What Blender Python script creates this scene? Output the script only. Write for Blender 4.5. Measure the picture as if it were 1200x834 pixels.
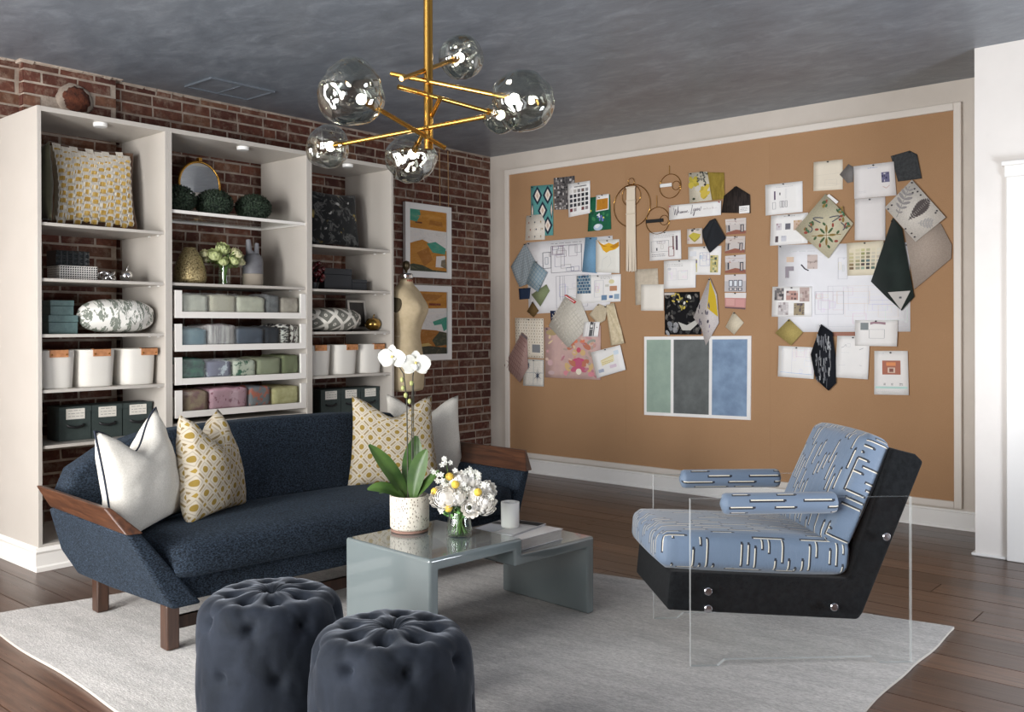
import bpy, math, random
from mathutils import Vector, Matrix, noise
rnd = random.Random(7)
PI = math.pi
scene = bpy.context.scene
COL = scene.collection
for o in list(bpy.data.objects):
    bpy.data.objects.remove(o)

# ------------------------------------------------------------------ camera
cd = bpy.data.cameras.new('camera')
cam = bpy.data.objects.new('camera', cd)
COL.objects.link(cam)
YAW, PITCH, ROLL = math.radians(132.191), math.radians(-0.1145), math.radians(-0.1581)
_f = Vector((math.cos(PITCH)*math.cos(YAW), math.cos(PITCH)*math.sin(YAW), math.sin(PITCH)))
_r0 = _f.cross(Vector((0, 0, 1))).normalized()
_u0 = _r0.cross(_f)
_r = _r0*math.cos(ROLL) + _u0*math.sin(ROLL)
_u = _u0*math.cos(ROLL) - _r0*math.sin(ROLL)
cam.matrix_world = Matrix(((_r.x, _u.x, -_f.x, 5.4776), (_r.y, _u.y, -_f.y, -6.3246), (_r.z, _u.z, -_f.z, 1.2703), (0, 0, 0, 1)))
cd.sensor_width = 36.0
cd.lens = 1085.08/1200*36
cd.shift_x = 50.06/1200
cd.shift_y = -32.34/1200
cd.clip_start = 0.05
scene.camera = cam

# ------------------------------------------------------------------ world, lights, exposure
W = bpy.data.worlds.new('world')
scene.world = W
W.use_nodes = True
W.node_tree.nodes['Background'].inputs[0].default_value = (0.75, 0.86, 1.0, 1)
W.node_tree.nodes['Background'].inputs[1].default_value = 1.0

def area(name, loc, rot, sx, sy, energy, col):
    l = bpy.data.lights.new(name, 'AREA')
    l.shape = 'RECTANGLE'; l.size = sx; l.size_y = sy; l.energy = energy; l.color = col
    o = bpy.data.objects.new(name, l); COL.objects.link(o)
    o.location = loc; o.rotation_euler = rot
    return o
# daylight standing in the three tall windows of the wall behind the camera and the one in the right wall
WIN_X = (0.95, 2.55, 4.15, 5.6)
WIN_Y, WIN_Z0, WIN_Z1 = -7.4, 0.22, 2.32
for i, wx in enumerate(WIN_X):
    area('window_daylight', (wx, WIN_Y-0.06, 1.27), (PI/2, 0, 0), 1.1, 2.1, (88, 250, 80, 10)[i], (1.0, 0.985, 0.965))
area('window_daylight', (6.36, -2.3, 0.70), (PI/2+0.5, 0, PI/2), 1.1, 1.0, 85, (0.86, 0.92, 1.0))
scene.view_settings.view_transform = 'Standard'
scene.view_settings.look = 'None'
scene.view_settings.gamma = 1.0
scene.view_settings.use_curve_mapping = False
scene.view_settings.exposure = 0.08
scene.cycles.use_denoising = True
scene.cycles.max_bounces = 8
scene.cycles.diffuse_bounces = 4
scene.cycles.glossy_bounces = 4
scene.cycles.transparent_max_bounces = 16
scene.cycles.sample_clamp_indirect = 6.0
scene.cycles.caustics_reflective = False
scene.cycles.caustics_refractive = False

# ------------------------------------------------------------------ materials
def S(r, g, b):
    def f(c):
        c /= 255.0
        return c/12.92 if c <= 0.04045 else ((c+0.055)/1.055)**2.4
    return (f(r), f(g), f(b))

class E:
    """scalar socket with arithmetic"""
    def __init__(s, nt, k): s.nt = nt; s.k = k
    def _m(s, op, b=None, c=None, rev=False):
        n = s.nt.nodes.new('ShaderNodeMath'); n.operation = op
        a = s
        if rev: a, b = b, s
        for i, x in enumerate((a, b, c)):
            if x is None: continue
            if isinstance(x, E): s.nt.links.new(x.k, n.inputs[i])
            else: n.inputs[i].default_value = x
        return E(s.nt, n.outputs[0])
    def __add__(s, b): return s._m('ADD', b)
    def __radd__(s, b): return s._m('ADD', b)
    def __sub__(s, b): return s._m('SUBTRACT', b)
    def __rsub__(s, b): return s._m('SUBTRACT', b, rev=True)
    def __mul__(s, b): return s._m('MULTIPLY', b)
    def __rmul__(s, b): return s._m('MULTIPLY', b)
    def __truediv__(s, b): return s._m('DIVIDE', b)
    def frac(s): return s._m('FRACT')
    def floor(s): return s._m('FLOOR')
    def abs(s): return s._m('ABSOLUTE')
    def sqrt(s): return s._m('SQRT')
    def sin(s): return s._m('SINE')
    def lt(s, b): return s._m('LESS_THAN', b)
    def gt(s, b): return s._m('GREATER_THAN', b)
    def min(s, b): return s._m('MINIMUM', b)
    def max(s, b): return s._m('MAXIMUM', b)

class MT:
    def __init__(s, name):
        s.m = bpy.data.materials.new(name); s.m.use_nodes = True
        s.nt = s.m.node_tree; s.b = s.nt.nodes['Principled BSDF']
        s.tc = s.nt.nodes.new('ShaderNodeTexCoord')
    def n(s, t): return s.nt.nodes.new(t)
    def l(s, a, b): s.nt.links.new(a.k if isinstance(a, E) else a, b)
    def vec(s, coords='Object', stretch=None, rot=None):
        o = s.tc.outputs[coords]
        if stretch or rot:
            mp = s.n('ShaderNodeMapping'); s.l(o, mp.inputs[0])
            if stretch: mp.inputs['Scale'].default_value = stretch
            if rot: mp.inputs['Rotation'].default_value = rot
            o = mp.outputs[0]
        return o
    def noise(s, v, scale, detail=4, rough=0.6, dist=0.0):
        n = s.n('ShaderNodeTexNoise'); s.l(v, n.inputs['Vector'])
        n.inputs['Scale'].default_value = scale; n.inputs['Detail'].default_value = detail
        n.inputs['Roughness'].default_value = rough; n.inputs['Distortion'].default_value = dist
        return E(s.nt, n.outputs['Fac'])
    def ramp(s, f, stops):
        r = s.n('ShaderNodeValToRGB'); s.l(f, r.inputs[0])
        e = r.color_ramp.elements
        while len(e) < len(stops): e.new(0.5)
        for i, (p, c) in enumerate(stops):
            e[i].position = p; e[i].color = (*c, 1) if len(c) == 3 else c
        return r.outputs[0]
    def mix(s, f, a, b):
        n = s.n('ShaderNodeMix'); n.data_type = 'RGBA'
        for k, x in ((n.inputs[0], f), (n.inputs[6], a), (n.inputs[7], b)):
            if isinstance(x, E): s.l(x.k, k)
            elif isinstance(x, (int, float)): k.default_value = x
            elif isinstance(x, tuple): k.default_value = (*x, 1)
            else: s.l(x, k)
        return n.outputs[2]
    def uv(s, coords='UV', stretch=None, rot=None):
        sp = s.n('ShaderNodeSeparateXYZ'); s.l(s.vec(coords, stretch, rot), sp.inputs[0])
        return E(s.nt, sp.outputs[0]), E(s.nt, sp.outputs[1]), E(s.nt, sp.outputs[2])
    def white(s, a, b=None):
        c = s.n('ShaderNodeCombineXYZ'); s.l(a, c.inputs[0])
        if b is not None: s.l(b, c.inputs[1])
        w = s.n('ShaderNodeTexWhiteNoise'); w.noise_dimensions = '2D'; s.l(c.outputs[0], w.inputs['Vector'])
        return E(s.nt, w.outputs['Value'])
    def bump(s, h, strength, dist=0.01):
        n = s.n('ShaderNodeBump'); s.l(h, n.inputs['Height'])
        n.inputs['Strength'].default_value = strength; n.inputs['Distance'].default_value = dist
        s.l(n.outputs[0], s.b.inputs['Normal'])
    def set(s, col=None, rough=0.6, metal=0.0, spec=0.5, sheen=0.0, coat=0.0):
        b = s.b
        if isinstance(col, tuple): b.inputs['Base Color'].default_value = (*col, 1)
        elif col is not None: s.l(col, b.inputs['Base Color'])
        if isinstance(rough, E): s.l(rough, b.inputs['Roughness'])
        else: b.inputs['Roughness'].default_value = rough
        b.inputs['Metallic'].default_value = metal
        b.inputs['Specular IOR Level'].default_value = spec
        b.inputs['Sheen Weight'].default_value = sheen
        b.inputs['Coat Weight'].default_value = coat
        return s

def simple(name, col, col2=None, scale=20, rough=0.6, metal=0.0, spec=0.4, sheen=0.0, coat=0.0, bump=0.0, bscale=80,
           stretch=None, lo=0.35, hi=0.65, detail=4, dist=0.004):
    m = MT(name)
    v = m.vec('Object', stretch)
    c = col
    if col2 is not None:
        c = m.ramp(m.noise(v, scale, detail), [(lo, col), (hi, col2)])
    m.set(c, rough, metal, spec, sheen, coat)
    if bump: m.bump(m.noise(v, bscale, 3), bump, dist)
    return m.m

M = {}
# brick, brown with chalky residue; the tone differs brick by brick
BR = [(0.0, S(98, 64, 55)), (0.22, S(122, 76, 62)), (0.42, S(88, 58, 52)), (0.6, S(136, 88, 70)), (0.8, S(110, 82, 70)), (1.0, S(150, 108, 84))]
def brick_mat(name, joined):
    m = MT(name)
    if joined:
        a = m.n('ShaderNodeVertexColor'); a.layer_name = 'Col'; tone = a.outputs['Color']
        sp = m.n('ShaderNodeSeparateColor'); m.l(tone, sp.inputs[0]); tone = E(m.nt, sp.outputs[0])
    else:
        a = m.n('ShaderNodeObjectInfo'); tone = E(m.nt, a.outputs['Random'])
    g = m.n('ShaderNodeNewGeometry')
    pos = g.outputs['Position']
    base = m.ramp(tone, BR)
    n1 = m.noise(pos, 14, 5, 0.7)
    dark = m.mix(m.noise(pos, 30, 4), base, S(64, 36, 30))
    chalk = m.ramp(n1, [(0.50, (0, 0, 0)), (0.72, (1, 1, 1))])
    sp2 = m.n('ShaderNodeSeparateColor'); m.l(chalk, sp2.inputs[0])
    c = m.mix(E(m.nt, sp2.outputs[0])*0.6, dark, S(160, 142, 126))
    m.set(c, 0.9, spec=0.2)
    m.bump(m.noise(pos, 60, 5, 0.7), 0.6, 0.006)
    return m.m
M['brick'] = brick_mat('brick', False)
M['brick_far'] = brick_mat('brick_joined', True)
M['mortar'] = simple('mortar', S(178, 164, 150), S(142, 128, 116), 9, 0.95, bump=0.6, bscale=70, dist=0.006)
m = MT('ceiling_paint')
v = m.vec('Object', (1.0, 1.6, 1))
c = m.ramp(m.noise(v, 4.5, 9, 0.72, 0.5), [(0.3, S(96, 103, 112)), (0.52, S(114, 121, 130)), (0.75, S(140, 147, 157))])
m.set(c, 0.38, spec=0.6); m.bump(m.noise(v, 5, 6, 0.7, 1.0), 0.15, 0.01); M['ceiling'] = m.m
M['wall'] = simple('wall_paint', S(208, 199, 189), S(202, 193, 183), 4, 0.7, bump=0.05, bscale=120)
M['white_wall'] = simple('white_wall_paint', S(236, 231, 226), S(232, 227, 222), 4, 0.65, bump=0.05, bscale=120)
M['far_wall'] = simple('darkened_unseen_wall', S(120, 92, 80), S(96, 72, 64), 8, 0.9)  # dark tone given to the unseen walls to cut bounced light and raise contrast
M['trim'] = simple('trim_paint', S(240, 238, 235), None, 1, 0.35)
M['board_frame'] = simple('board_frame_paint', S(222, 214, 205), None, 1, 0.45)
m = MT('cork')
v = m.vec('Object')
c = m.mix(m.noise(v, 260, 3, 0.8), m.ramp(m.noise(v, 1.2, 4), [(0.3, S(182, 146, 111)), (0.7, S(192, 156, 120))]), S(150, 113, 82))
m.set(c, 0.9, spec=0.15); m.bump(m.noise(v, 220, 3), 0.2, 0.002); M['cork'] = m.m
# floor planks: red brown, worn, satin varnish
m = MT('floor_plank')
oi = m.n('ShaderNodeObjectInfo')
g = m.n('ShaderNodeNewGeometry')
mp = m.n('ShaderNodeMapping'); m.l(g.outputs['Position'], mp.inputs[0]); mp.inputs['Scale'].default_value = (0.6, 9, 1)
gr = m.noise(mp.outputs[0], 5, 7, 0.7, 0.6)
tone = m.ramp(E(m.nt, oi.outputs['Random']), [(0.0, S(76, 55, 45)), (0.5, S(95, 69, 55)), (1.0, S(114, 84, 67))])
c = m.mix(m.ramp(gr, [(0.35, (0, 0, 0)), (0.7, (0.85, 0.85, 0.85))]), tone, S(52, 37, 31))
m.set(c, m.noise(mp.outputs[0], 3, 4)*0.22+0.2, spec=0.5)
m.bump(gr, 0.12, 0.004); M['plank'] = m.m
M['subfloor'] = simple('floor_gap', S(28, 18, 15), None, 1, 0.9)
# rug
m = MT('rug_wool')
v = m.vec('Object', None, (0, 0, -0.1))
mp = m.n('ShaderNodeMapping'); m.l(v, mp.inputs[0]); mp.inputs['Scale'].default_value = (1.0, 5, 1)
c = m.ramp(m.noise(mp.outputs[0], 2.0, 9, 0.8), [(0.3, S(158, 154, 150)), (0.5, S(194, 190, 186)), (0.72, S(216, 212, 207))])
mp2 = m.n('ShaderNodeMapping'); m.l(v, mp2.inputs[0]); mp2.inputs['Scale'].default_value = (1.0, 3, 1)
c = m.mix(m.ramp(m.noise(mp2.outputs[0], 55, 3, 0.8), [(0.35, (0, 0, 0)), (0.7, (0.8, 0.8, 0.8))]), c, S(128, 124, 121))
m.set(c, 0.95, spec=0.1, sheen=0.2); m.bump(m.noise(mp2.outputs[0], 70, 3), 0.5, 0.006); M['rug'] = m.m
M['rug_edge'] = simple('rug_binding', S(172, 166, 158), None, 1, 0.9)
# furniture
M['case'] = simple('bookcase_laminate', S(190, 184, 176), S(186, 180, 172), 3, 0.38)
M['case_white'] = simple('bookcase_paint', S(236, 232, 226), None, 3, 0.4)
m = MT('navy_weave')
v = m.vec('Object')
c = m.mix(m.ramp(m.noise(m.vec('Object', (1, 1, 1.8)), 110, 4, 0.75), [(0.42, (0, 0, 0)), (0.72, (1, 1, 1))]), m.ramp(m.noise(v, 5, 4), [(0.35, S(19, 22, 26)), (0.65, S(26, 30, 35))]), S(60, 73, 89))
m.set(c, 0.9, spec=0.1, sheen=0.04); m.b.inputs['Sheen Tint'].default_value = (0.6, 0.78, 1.0, 1); m.bump(m.noise(v, 300, 2), 0.35, 0.003); M['navy'] = m.m
m = MT('walnut')
v = m.vec('Object', (1.2, 14, 14))
c = m.ramp(m.noise(v, 3, 6, 0.65, 0.8), [(0.3, S(50, 31, 22)), (0.55, S(80, 50, 34)), (0.75, S(102, 66, 44))])
m.set(c, 0.38, spec=0.5); M['walnut'] = m.m
m = MT('walnut_leg'); v = m.vec('Object', (14, 14, 1.5))
c = m.ramp(m.noise(v, 3, 6, 0.65, 0.8), [(0.3, S(48, 33, 26)), (0.7, S(78, 54, 42))]); m.set(c, 0.4); M['leg_wood'] = m.m
M['lacquer'] = simple('grey_lacquer', S(112, 121, 122), None, 1, 0.08, spec=0.5, coat=0.6)
m = MT('blue_velvet')
v = m.vec('Object')
lw = m.n('ShaderNodeLayerWeight'); lw.inputs[0].default_value = 0.5
c = m.ramp(m.noise(v, 6, 5, 0.65, 0.8), [(0.35, S(24, 28, 34)), (0.65, S(35, 40, 49))])
m.set(c, 0.75, spec=0.1, sheen=0.3); m.b.inputs['Sheen Roughness'].default_value = 0.35
m.b.inputs['Sheen Tint'].default_value = (0.8, 0.87, 1.0, 1)
m.bump(m.noise(v, 22, 4), 0.12, 0.01); M['velvet'] = m.m
M['felt_black'] = simple('black_felt', S(17, 18, 20), S(27, 29, 31), 60, 0.95, spec=0.1, sheen=0.05, bump=0.3, bscale=400, dist=0.002)
M['steel'] = simple('brushed_steel', S(200, 200, 205), None, 1, 0.22, 1.0)
M['chrome'] = simple('chrome', S(215, 215, 215), None, 1, 0.06, 1.0)
M['brass'] = simple('brass', S(206, 158, 78), None, 1, 0.22, 1.0)
M['gold'] = simple('gold_leaf', S(196, 160, 92), S(150, 116, 60), 60, 0.25, 1.0)
M['mirror'] = simple('mirror_glass', S(225, 228, 230), None, 1, 0.01, 1.0)
M['black'] = simple('black_paint', S(24, 24, 26), None, 1, 0.5)
M['soil'] = simple('bark_soil', S(60, 44, 34), S(110, 88, 66), 60, 0.95, bump=0.8, bscale=60)
M['white'] = simple('white_gloss', S(240, 240, 238), None, 1, 0.25)
M['paper'] = simple('paper', S(240, 238, 236), S(234, 232, 230), 6, 0.75)
M['cream_linen'] = simple('cream_linen', S(214, 210, 202), S(198, 194, 185), 190, 0.9, spec=0.15, bump=0.4, bscale=300, dist=0.003)
M['dark_piping'] = simple('navy_piping', S(30, 36, 50), None, 1, 0.8)
M['leather'] = simple('tan_leather', S(190, 132, 88), S(166, 110, 70), 40, 0.5, bump=0.2)
M['file_box'] = simple('dark_green_boxboard', S(52, 62, 60), S(58, 68, 66), 50, 0.7)
M['card_label'] = simple('card_label', S(228, 224, 214), None, 1, 0.7)
M['petal'] = simple('white_petal', S(218, 218, 212), S(206, 207, 198), 12, 0.5, sheen=0.1)
M['petal'].node_tree.nodes['Principled BSDF'].inputs['Subsurface Weight'].default_value = 0.0
M['leaf'] = simple('leaf_green', S(44, 70, 34), S(80, 108, 52), 6, 0.35)
M['stem'] = simple('stem_green', S(92, 130, 58), S(70, 104, 46), 20, 0.5)
M['dark_stem'] = simple('dark_stem', S(44, 42, 36), S(64, 62, 48), 20, 0.5)
M['yellow_bloom'] = simple('yellow_bloom', S(226, 196, 88), S(206, 170, 58), 90, 0.8, bump=0.8, bscale=160)
M['mannequin'] = simple('dress_form_linen', S(196, 178, 146), S(184, 166, 134), 20, 0.85)
M['boxwood'] = simple('boxwood_leaf', S(24, 36, 26), S(52, 68, 50), 50, 0.7)
def thin_glass(name, tint, facing=0.35, rough=0.0, spec=(1, 1, 1), base=0.03):
    m = MT(name); nt = m.nt
    tr = m.n('ShaderNodeBsdfTransparent'); tr.inputs[0].default_value = (*tint, 1)
    gl = m.n('ShaderNodeBsdfGlossy'); gl.inputs['Roughness'].default_value = rough; gl.inputs[0].default_value = (*spec, 1)
    lw = m.n('ShaderNodeLayerWeight'); lw.inputs[0].default_value = facing
    f = E(nt, lw.outputs['Facing'])
    f = f*f*f*0.85+base
    mx = m.n('ShaderNodeMixShader'); m.l(f, mx.inputs[0]); m.l(tr.outputs[0], mx.inputs[1]); m.l(gl.outputs[0], mx.inputs[2])
    m.l(mx.outputs[0], nt.nodes['Material Output'].inputs[0])
    return m.m
M['glass'] = thin_glass('clear_glass', (0.95, 0.97, 0.96))
M['smoke_glass'] = thin_glass('smoked_glass', (0.63, 0.655, 0.62), 0.5, 0.0, (1, 1, 0.98), 0.13)
M['acrylic'] = thin_glass('clear_acrylic', (0.985, 0.99, 0.99), 0.3, 0.0, (1, 1, 1), 0.015)
def edge_acrylic(name, col, k):
    m = MT(name); nt = m.nt
    tr = m.n('ShaderNodeBsdfTransparent'); tr.inputs[0].default_value = (0.9, 0.93, 0.93, 1)
    m.set(col, 0.15)
    mx = m.n('ShaderNodeMixShader'); mx.inputs[0].default_value = k
    m.l(tr.outputs[0], mx.inputs[1]); m.l(m.b.outputs[0], mx.inputs[2]); m.l(mx.outputs[0], nt.nodes['Material Output'].inputs[0])
    return m.m
M['acrylic_edge'] = edge_acrylic('acrylic_cut_edge', S(236, 240, 240), 0.38)
M['water'] = thin_glass('water', (0.9, 0.94, 0.88), 0.3)
m = MT('lamp_filament'); m.b.inputs['Emission Color'].default_value = (1, 0.93, 0.82, 1); m.b.inputs['Emission Strength'].default_value = 40
m.set((0.9, 0.9, 0.9)); M['bulb'] = m.m
# flat print: the ink colour is stored per face
m = MT('print_ink')
a = m.n('ShaderNodeVertexColor'); a.layer_name = 'Col'
m.set(a.outputs['Color'], 0.65, spec=0.3); M['ink'] = m.m
m = MT('brushed_paint')
a = m.n('ShaderNodeVertexColor'); a.layer_name = 'Col'
nz = m.noise(m.vec('Object', (1, 0.5, 1.6)), 14, 6, 0.75, 1.5)
m.set(m.mix(m.ramp(nz, [(0.5, (0, 0, 0)), (0.8, (0.3, 0.3, 0.3))]), m.mix(m.ramp(nz, [(0.25, (0.3, 0.3, 0.3)), (0.5, (0, 0, 0))]), a.outputs['Color'], S(80, 60, 34)), S(222, 196, 150)), 0.55); m.bump(nz, 0.3, 0.003); M['paint'] = m.m

# ------------------------------------------------------------------ mesh builder
class MB:
    def __init__(s): s.v = []; s.f = []; s.m = []; s.c = []; s.u = []
    def add(s, vs, fs, mi=0, col=None, uvs=None):
        o = len(s.v); s.v += [tuple(p) for p in vs]
        for i, f in enumerate(fs):
            s.f.append([o+k for k in f]); s.m.append(mi); s.c.append(col)
            s.u.append([uvs[k] for k in f] if uvs else None)
        return s
    def box(s, x0, x1, y0, y1, z0, z1, mi=0, col=None):
        v = [(x0, y0, z0), (x1, y0, z0), (x1, y1, z0), (x0, y1, z0), (x0, y0, z1), (x1, y0, z1), (x1, y1, z1), (x0, y1, z1)]
        return s.add(v, [(0, 3, 2, 1), (4, 5, 6, 7), (0, 1, 5, 4), (1, 2, 6, 5), (2, 3, 7, 6), (3, 0, 4, 7)], mi, col)
    def hexa(s, lo, hi, mi=0, col=None):
        n = len(lo)
        fs = [tuple(range(n))[::-1], tuple(range(n, 2*n))]+[(i, (i+1) % n, n+(i+1) % n, n+i) for i in range(n)]
        return s.add(list(lo)+list(hi), fs, mi, col)
    def prism(s, poly, a0, a1, axis='y', mi=0, col=None):
        def p(q, a):
            return {'x': (a, q[0], q[1]), 'y': (q[0], a, q[1]), 'z': (q[0], q[1], a)}[axis]
        return s.hexa([p(q, a0) for q in poly], [p(q, a1) for q in poly], mi, col)
    def grid(s, fn, nu, nv, mi=0, wrap=False, uvf=None, col=None):
        vs = []; uv = []
        for j in range(nv+1):
            for i in range(nu if wrap else nu+1):
                u, w = i/nu, j/nv
                vs.append(fn(u, w)); uv.append(uvf(u, w) if uvf else (u, w))
        k = nu if wrap else nu+1
        fs = []; o = len(s.v)
        s.v += [tuple(p) for p in vs]
        for j in range(nv):
            for i in range(nu):
                a, b = j*k+i, j*k+(i+1) % k
                f = (a, b, b+k, a+k)
                s.f.append([o+q for q in f]); s.m.append(mi); s.c.append(col)
                s.u.append([uv[q] for q in f])
        return s
    def tube(s, pts, r, seg=8, mi=0, cap=True, col=None):
        pts = [Vector(p) for p in pts]; n = len(pts)
        rs = r if isinstance(r, (list, tuple)) else [r]*n
        rings = []; up = None
        for i, p in enumerate(pts):
            d = (pts[min(i+1, n-1)]-pts[max(i-1, 0)]).normalized()
            if up is None:
                up = Vector((0, 0, 1)) if abs(d.z) < 0.9 else Vector((1, 0, 0))
            a = d.cross(up).normalized(); b = a.cross(d).normalized(); up = b
            rings.append([p+(a*math.cos(t)+b*math.sin(t))*rs[i] for t in [2*PI*k/seg for k in range(seg)]])
        vs = [q for rg in rings for q in rg]
        fs = [(j*seg+i, j*seg+(i+1) % seg, (j+1)*seg+(i+1) % seg, (j+1)*seg+i) for j in range(n-1) for i in range(seg)]
        if cap: fs += [tuple(range(seg))[::-1], tuple(range((n-1)*seg, n*seg))]
        return s.add(vs, fs, mi, col)
    def lathe(s, prof, seg=24, c=(0, 0, 0), mi=0, cap=True, ry=1.0, col=None):
        vs = []
        for r, z in prof:
            for i in range(seg):
                t = 2*PI*i/seg
                vs.append((c[0]+r*math.cos(t), c[1]+r*math.sin(t)*ry, c[2]+z))
        n = len(prof)
        fs = [(j*seg+i, j*seg+(i+1) % seg, (j+1)*seg+(i+1) % seg, (j+1)*seg+i) for j in range(n-1) for i in range(seg)]
        if cap: fs += [tuple(range(seg))[::-1], tuple(range((n-1)*seg, n*seg))]
        return s.add(vs, fs, mi, col)
    def ball(s, c, r, seg=16, rings=10, mi=0, fn=None, col=None, sc=(1, 1, 1)):
        def f(u, w):
            th, ph = 2*PI*u, PI*(w-0.5)
            d = Vector((math.cos(ph)*math.cos(th), math.cos(ph)*math.sin(th), math.sin(ph)))
            k = r*(fn(d) if fn else 1.0)
            return (c[0]+d.x*k*sc[0], c[1]+d.y*k*sc[1], c[2]+d.z*k*sc[2])
        return s.grid(f, seg, rings, mi, True, None, col)
    def xf(s, mat, start=0):
        for i in range(start, len(s.v)):
            s.v[i] = tuple(mat @ Vector(s.v[i]))
        return s

def make_mesh(name, mb, mats, smooth=None, weld=False):
    me = bpy.data.meshes.new(name)
    me.from_pydata(mb.v, [], mb.f)
    for mt in (mats if isinstance(mats, (list, tuple)) else [mats]): me.materials.append(mt)
    if any(mb.m): me.polygons.foreach_set('material_index', mb.m)
    if any(c is not None for c in mb.c):
        a = me.color_attributes.new('Col', 'FLOAT_COLOR', 'CORNER'); d = []
        for f, c in zip(mb.f, mb.c):
            cc = c or (1, 1, 1)
            d += [cc[0], cc[1], cc[2], 1.0]*len(f)
        a.data.foreach_set('color', d)
    if any(u is not None for u in mb.u):
        ul = me.uv_layers.new(name='UVMap'); d = []
        for f, u in zip(mb.f, mb.u):
            for k in range(len(f)): d += list(u[k]) if u else [0.0, 0.0]
        ul.data.foreach_set('uv', d)
    if weld:
        import bmesh
        b = bmesh.new(); b.from_mesh(me); bmesh.ops.remove_doubles(b, verts=b.verts, dist=1e-5)
        bmesh.ops.recalc_face_normals(b, faces=b.faces); b.to_mesh(me); b.free()
    if smooth is not None:
        me.polygons.foreach_set('use_smooth', [True]*len(me.polygons))
        if smooth < 179: me.set_sharp_from_angle(angle=math.radians(smooth))
    me.update()
    return me

def link(name, me, parent=None, loc=None, rot=None):
    o = bpy.data.objects.new(name, me); COL.objects.link(o)
    if parent: o.parent = parent
    if loc: o.location = loc
    if rot: o.rotation_euler = rot
    return o

def obj(name, mb, mats, parent=None, smooth=None, bevel=0, seg=2, loc=None, rot=None, weld=False, subsurf=0):
    o = link(name, make_mesh(name, mb, mats, smooth, weld), parent, loc, rot)
    if bevel:
        md = o.modifiers.new('bevel', 'BEVEL'); md.width = bevel; md.segments = seg; md.limit_method = 'ANGLE'; md.angle_limit = math.radians(40)
        md.harden_normals = False
    if subsurf:
        md = o.modifiers.new('sub', 'SUBSURF'); md.levels = subsurf; md.render_levels = subsurf
    return o

def tag(o, label, cat, group=None, kind=None):
    if label: o['label'] = label
    if cat: o['category'] = cat
    if group: o['group'] = group
    if kind: o['kind'] = kind
    return o

def thing(name, label, cat, loc=(0, 0, 0), rz=0.0, group=None, rot=None):
    o = bpy.data.objects.new(name, None); COL.objects.link(o)
    o.empty_display_size = 0.05
    o.location = loc; o.rotation_euler = rot or (0, 0, rz)
    return tag(o, label, cat, group)

def copy_tree(o, parent=None):
    c = o.copy(); COL.objects.link(c)
    if parent: c.parent = parent
    for ch in list(o.children): copy_tree(ch, c)
    return c

def struct(name, mb, mt, **k):
    o = obj(name, mb, mt, **k); o['kind'] = 'structure'; return o

# ================================================================== SETTING
ZC = 2.797
XE, YF = 6.3, WIN_Y
# floor with every plank its own piece
floor = struct('floor', MB().box(-0.2, XE+0.1, YF-0.1, 0.1, -0.08, -0.022), M['subfloor'])
planks = []
for i in range(4):
    b = MB(); L = (1.7, 2.3, 2.8, 3.4)[i]
    b.box(0, L-0.004, 0, 0.170, -0.022, 0)
    planks.append((L, make_mesh('plank', b, M['plank'])))
pr_ = random.Random(3)
y = 0.0; row = 0
while y > YF:
    x = -0.02-pr_.random()*1.6 if row else -0.02
    x = max(x, -1.5)
    while x < XE:
        L, me = planks[pr_.randrange(4)]
        o = link('plank', me, floor, (x, y-0.175, -pr_.random()*0.0012))
        if x+L > XE+0.1: o.scale.x = (XE+0.1-x)/L
        if x < -0.02:
            o.scale.x = (L+x+0.02)/L; o.location.x = -0.02
        x += L
    y -= 0.175; row += 1

# brick wall on the left
wall_left = struct('wall_left', MB().box(-0.2, 0.0055, YF-0.1, 0.1, 0, ZC), M['mortar'])
PY0, PY1, PX = -4.12, -3.56, 0.055
pier = obj('chimney_pier', MB().box(-0.008, PX-0.003, PY0+0.006, PY1-0.006, 0, ZC), M['mortar'], wall_left)
CH = 0.0705
br = random.Random(11)
def brick_geo(L, d=0.008, h=0.0565):
    b = MB(); j = lambda k: (br.random()-0.5)*k
    lo = [(-0.03, j(.004), j(.004)), (d+j(.005), j(.006), j(.004)), (d+j(.005), L+j(.006), j(.004)), (-0.03, L+j(.004), j(.004))]
    hi = [(-0.03, j(.004), h+j(.005)), (d+j(.005), j(.006), h+j(.005)), (d+j(.005), L+j(.006), h+j(.005)), (-0.03, L+j(.004), h+j(.004))]
    # chamfered outer face
    fx = d+0.0015+j(.003); e = 0.002
    f = [(fx, e, e), (fx+j(.004), L-e, e), (fx+j(.004), L-e, h-e), (fx, e, h-e)]
    vs = lo+hi+f
    fs = [(0, 1, 5, 4), (2, 3, 7, 6), (0, 3, 2, 1), (4, 5, 6, 7), (1, 2, 9, 8), (2, 6, 10, 9), (6, 5, 11, 10), (5, 1, 8, 11), (8, 9, 10, 11)]
    return vs, fs
full = []; half = []
for i in range(6):
    vs, fs = brick_geo(0.198); full.append(make_mesh('brick', MB().add(vs, fs), M['brick'], 40))
    vs, fs = brick_geo(0.094); half.append(make_mesh('brick', MB().add(vs, fs), M['brick'], 40))
far = MB(); farp = MB()
nb = 0
def put_brick(y, z, L, x, single, parent, store, zs=1.0):
    global nb
    if single:
        me = (full if L > 0.15 else half)[br.randrange(6)]
        o = link('brick', me, parent, (x, y, z)); nb += 1
        o.scale.y = L/(0.198 if L > 0.15 else 0.094); o.scale.z = zs
    else:
        vs, fs = brick_geo(L)
        t = br.random()
        store.add([(a+x, b+y, c*zs+z) for a, b, c in vs], fs, 0, (t, t, t))
def seen(y, z, L):
    yc = y+L/2
    if yc > -1.70:
        if z < 0.62: return False
        if -1.07 < yc < -0.60 and 1.0 < z < 2.27: return False
        if yc < -1.22 and z < 1.5: return False
        return True
    return z > 2.40
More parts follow.
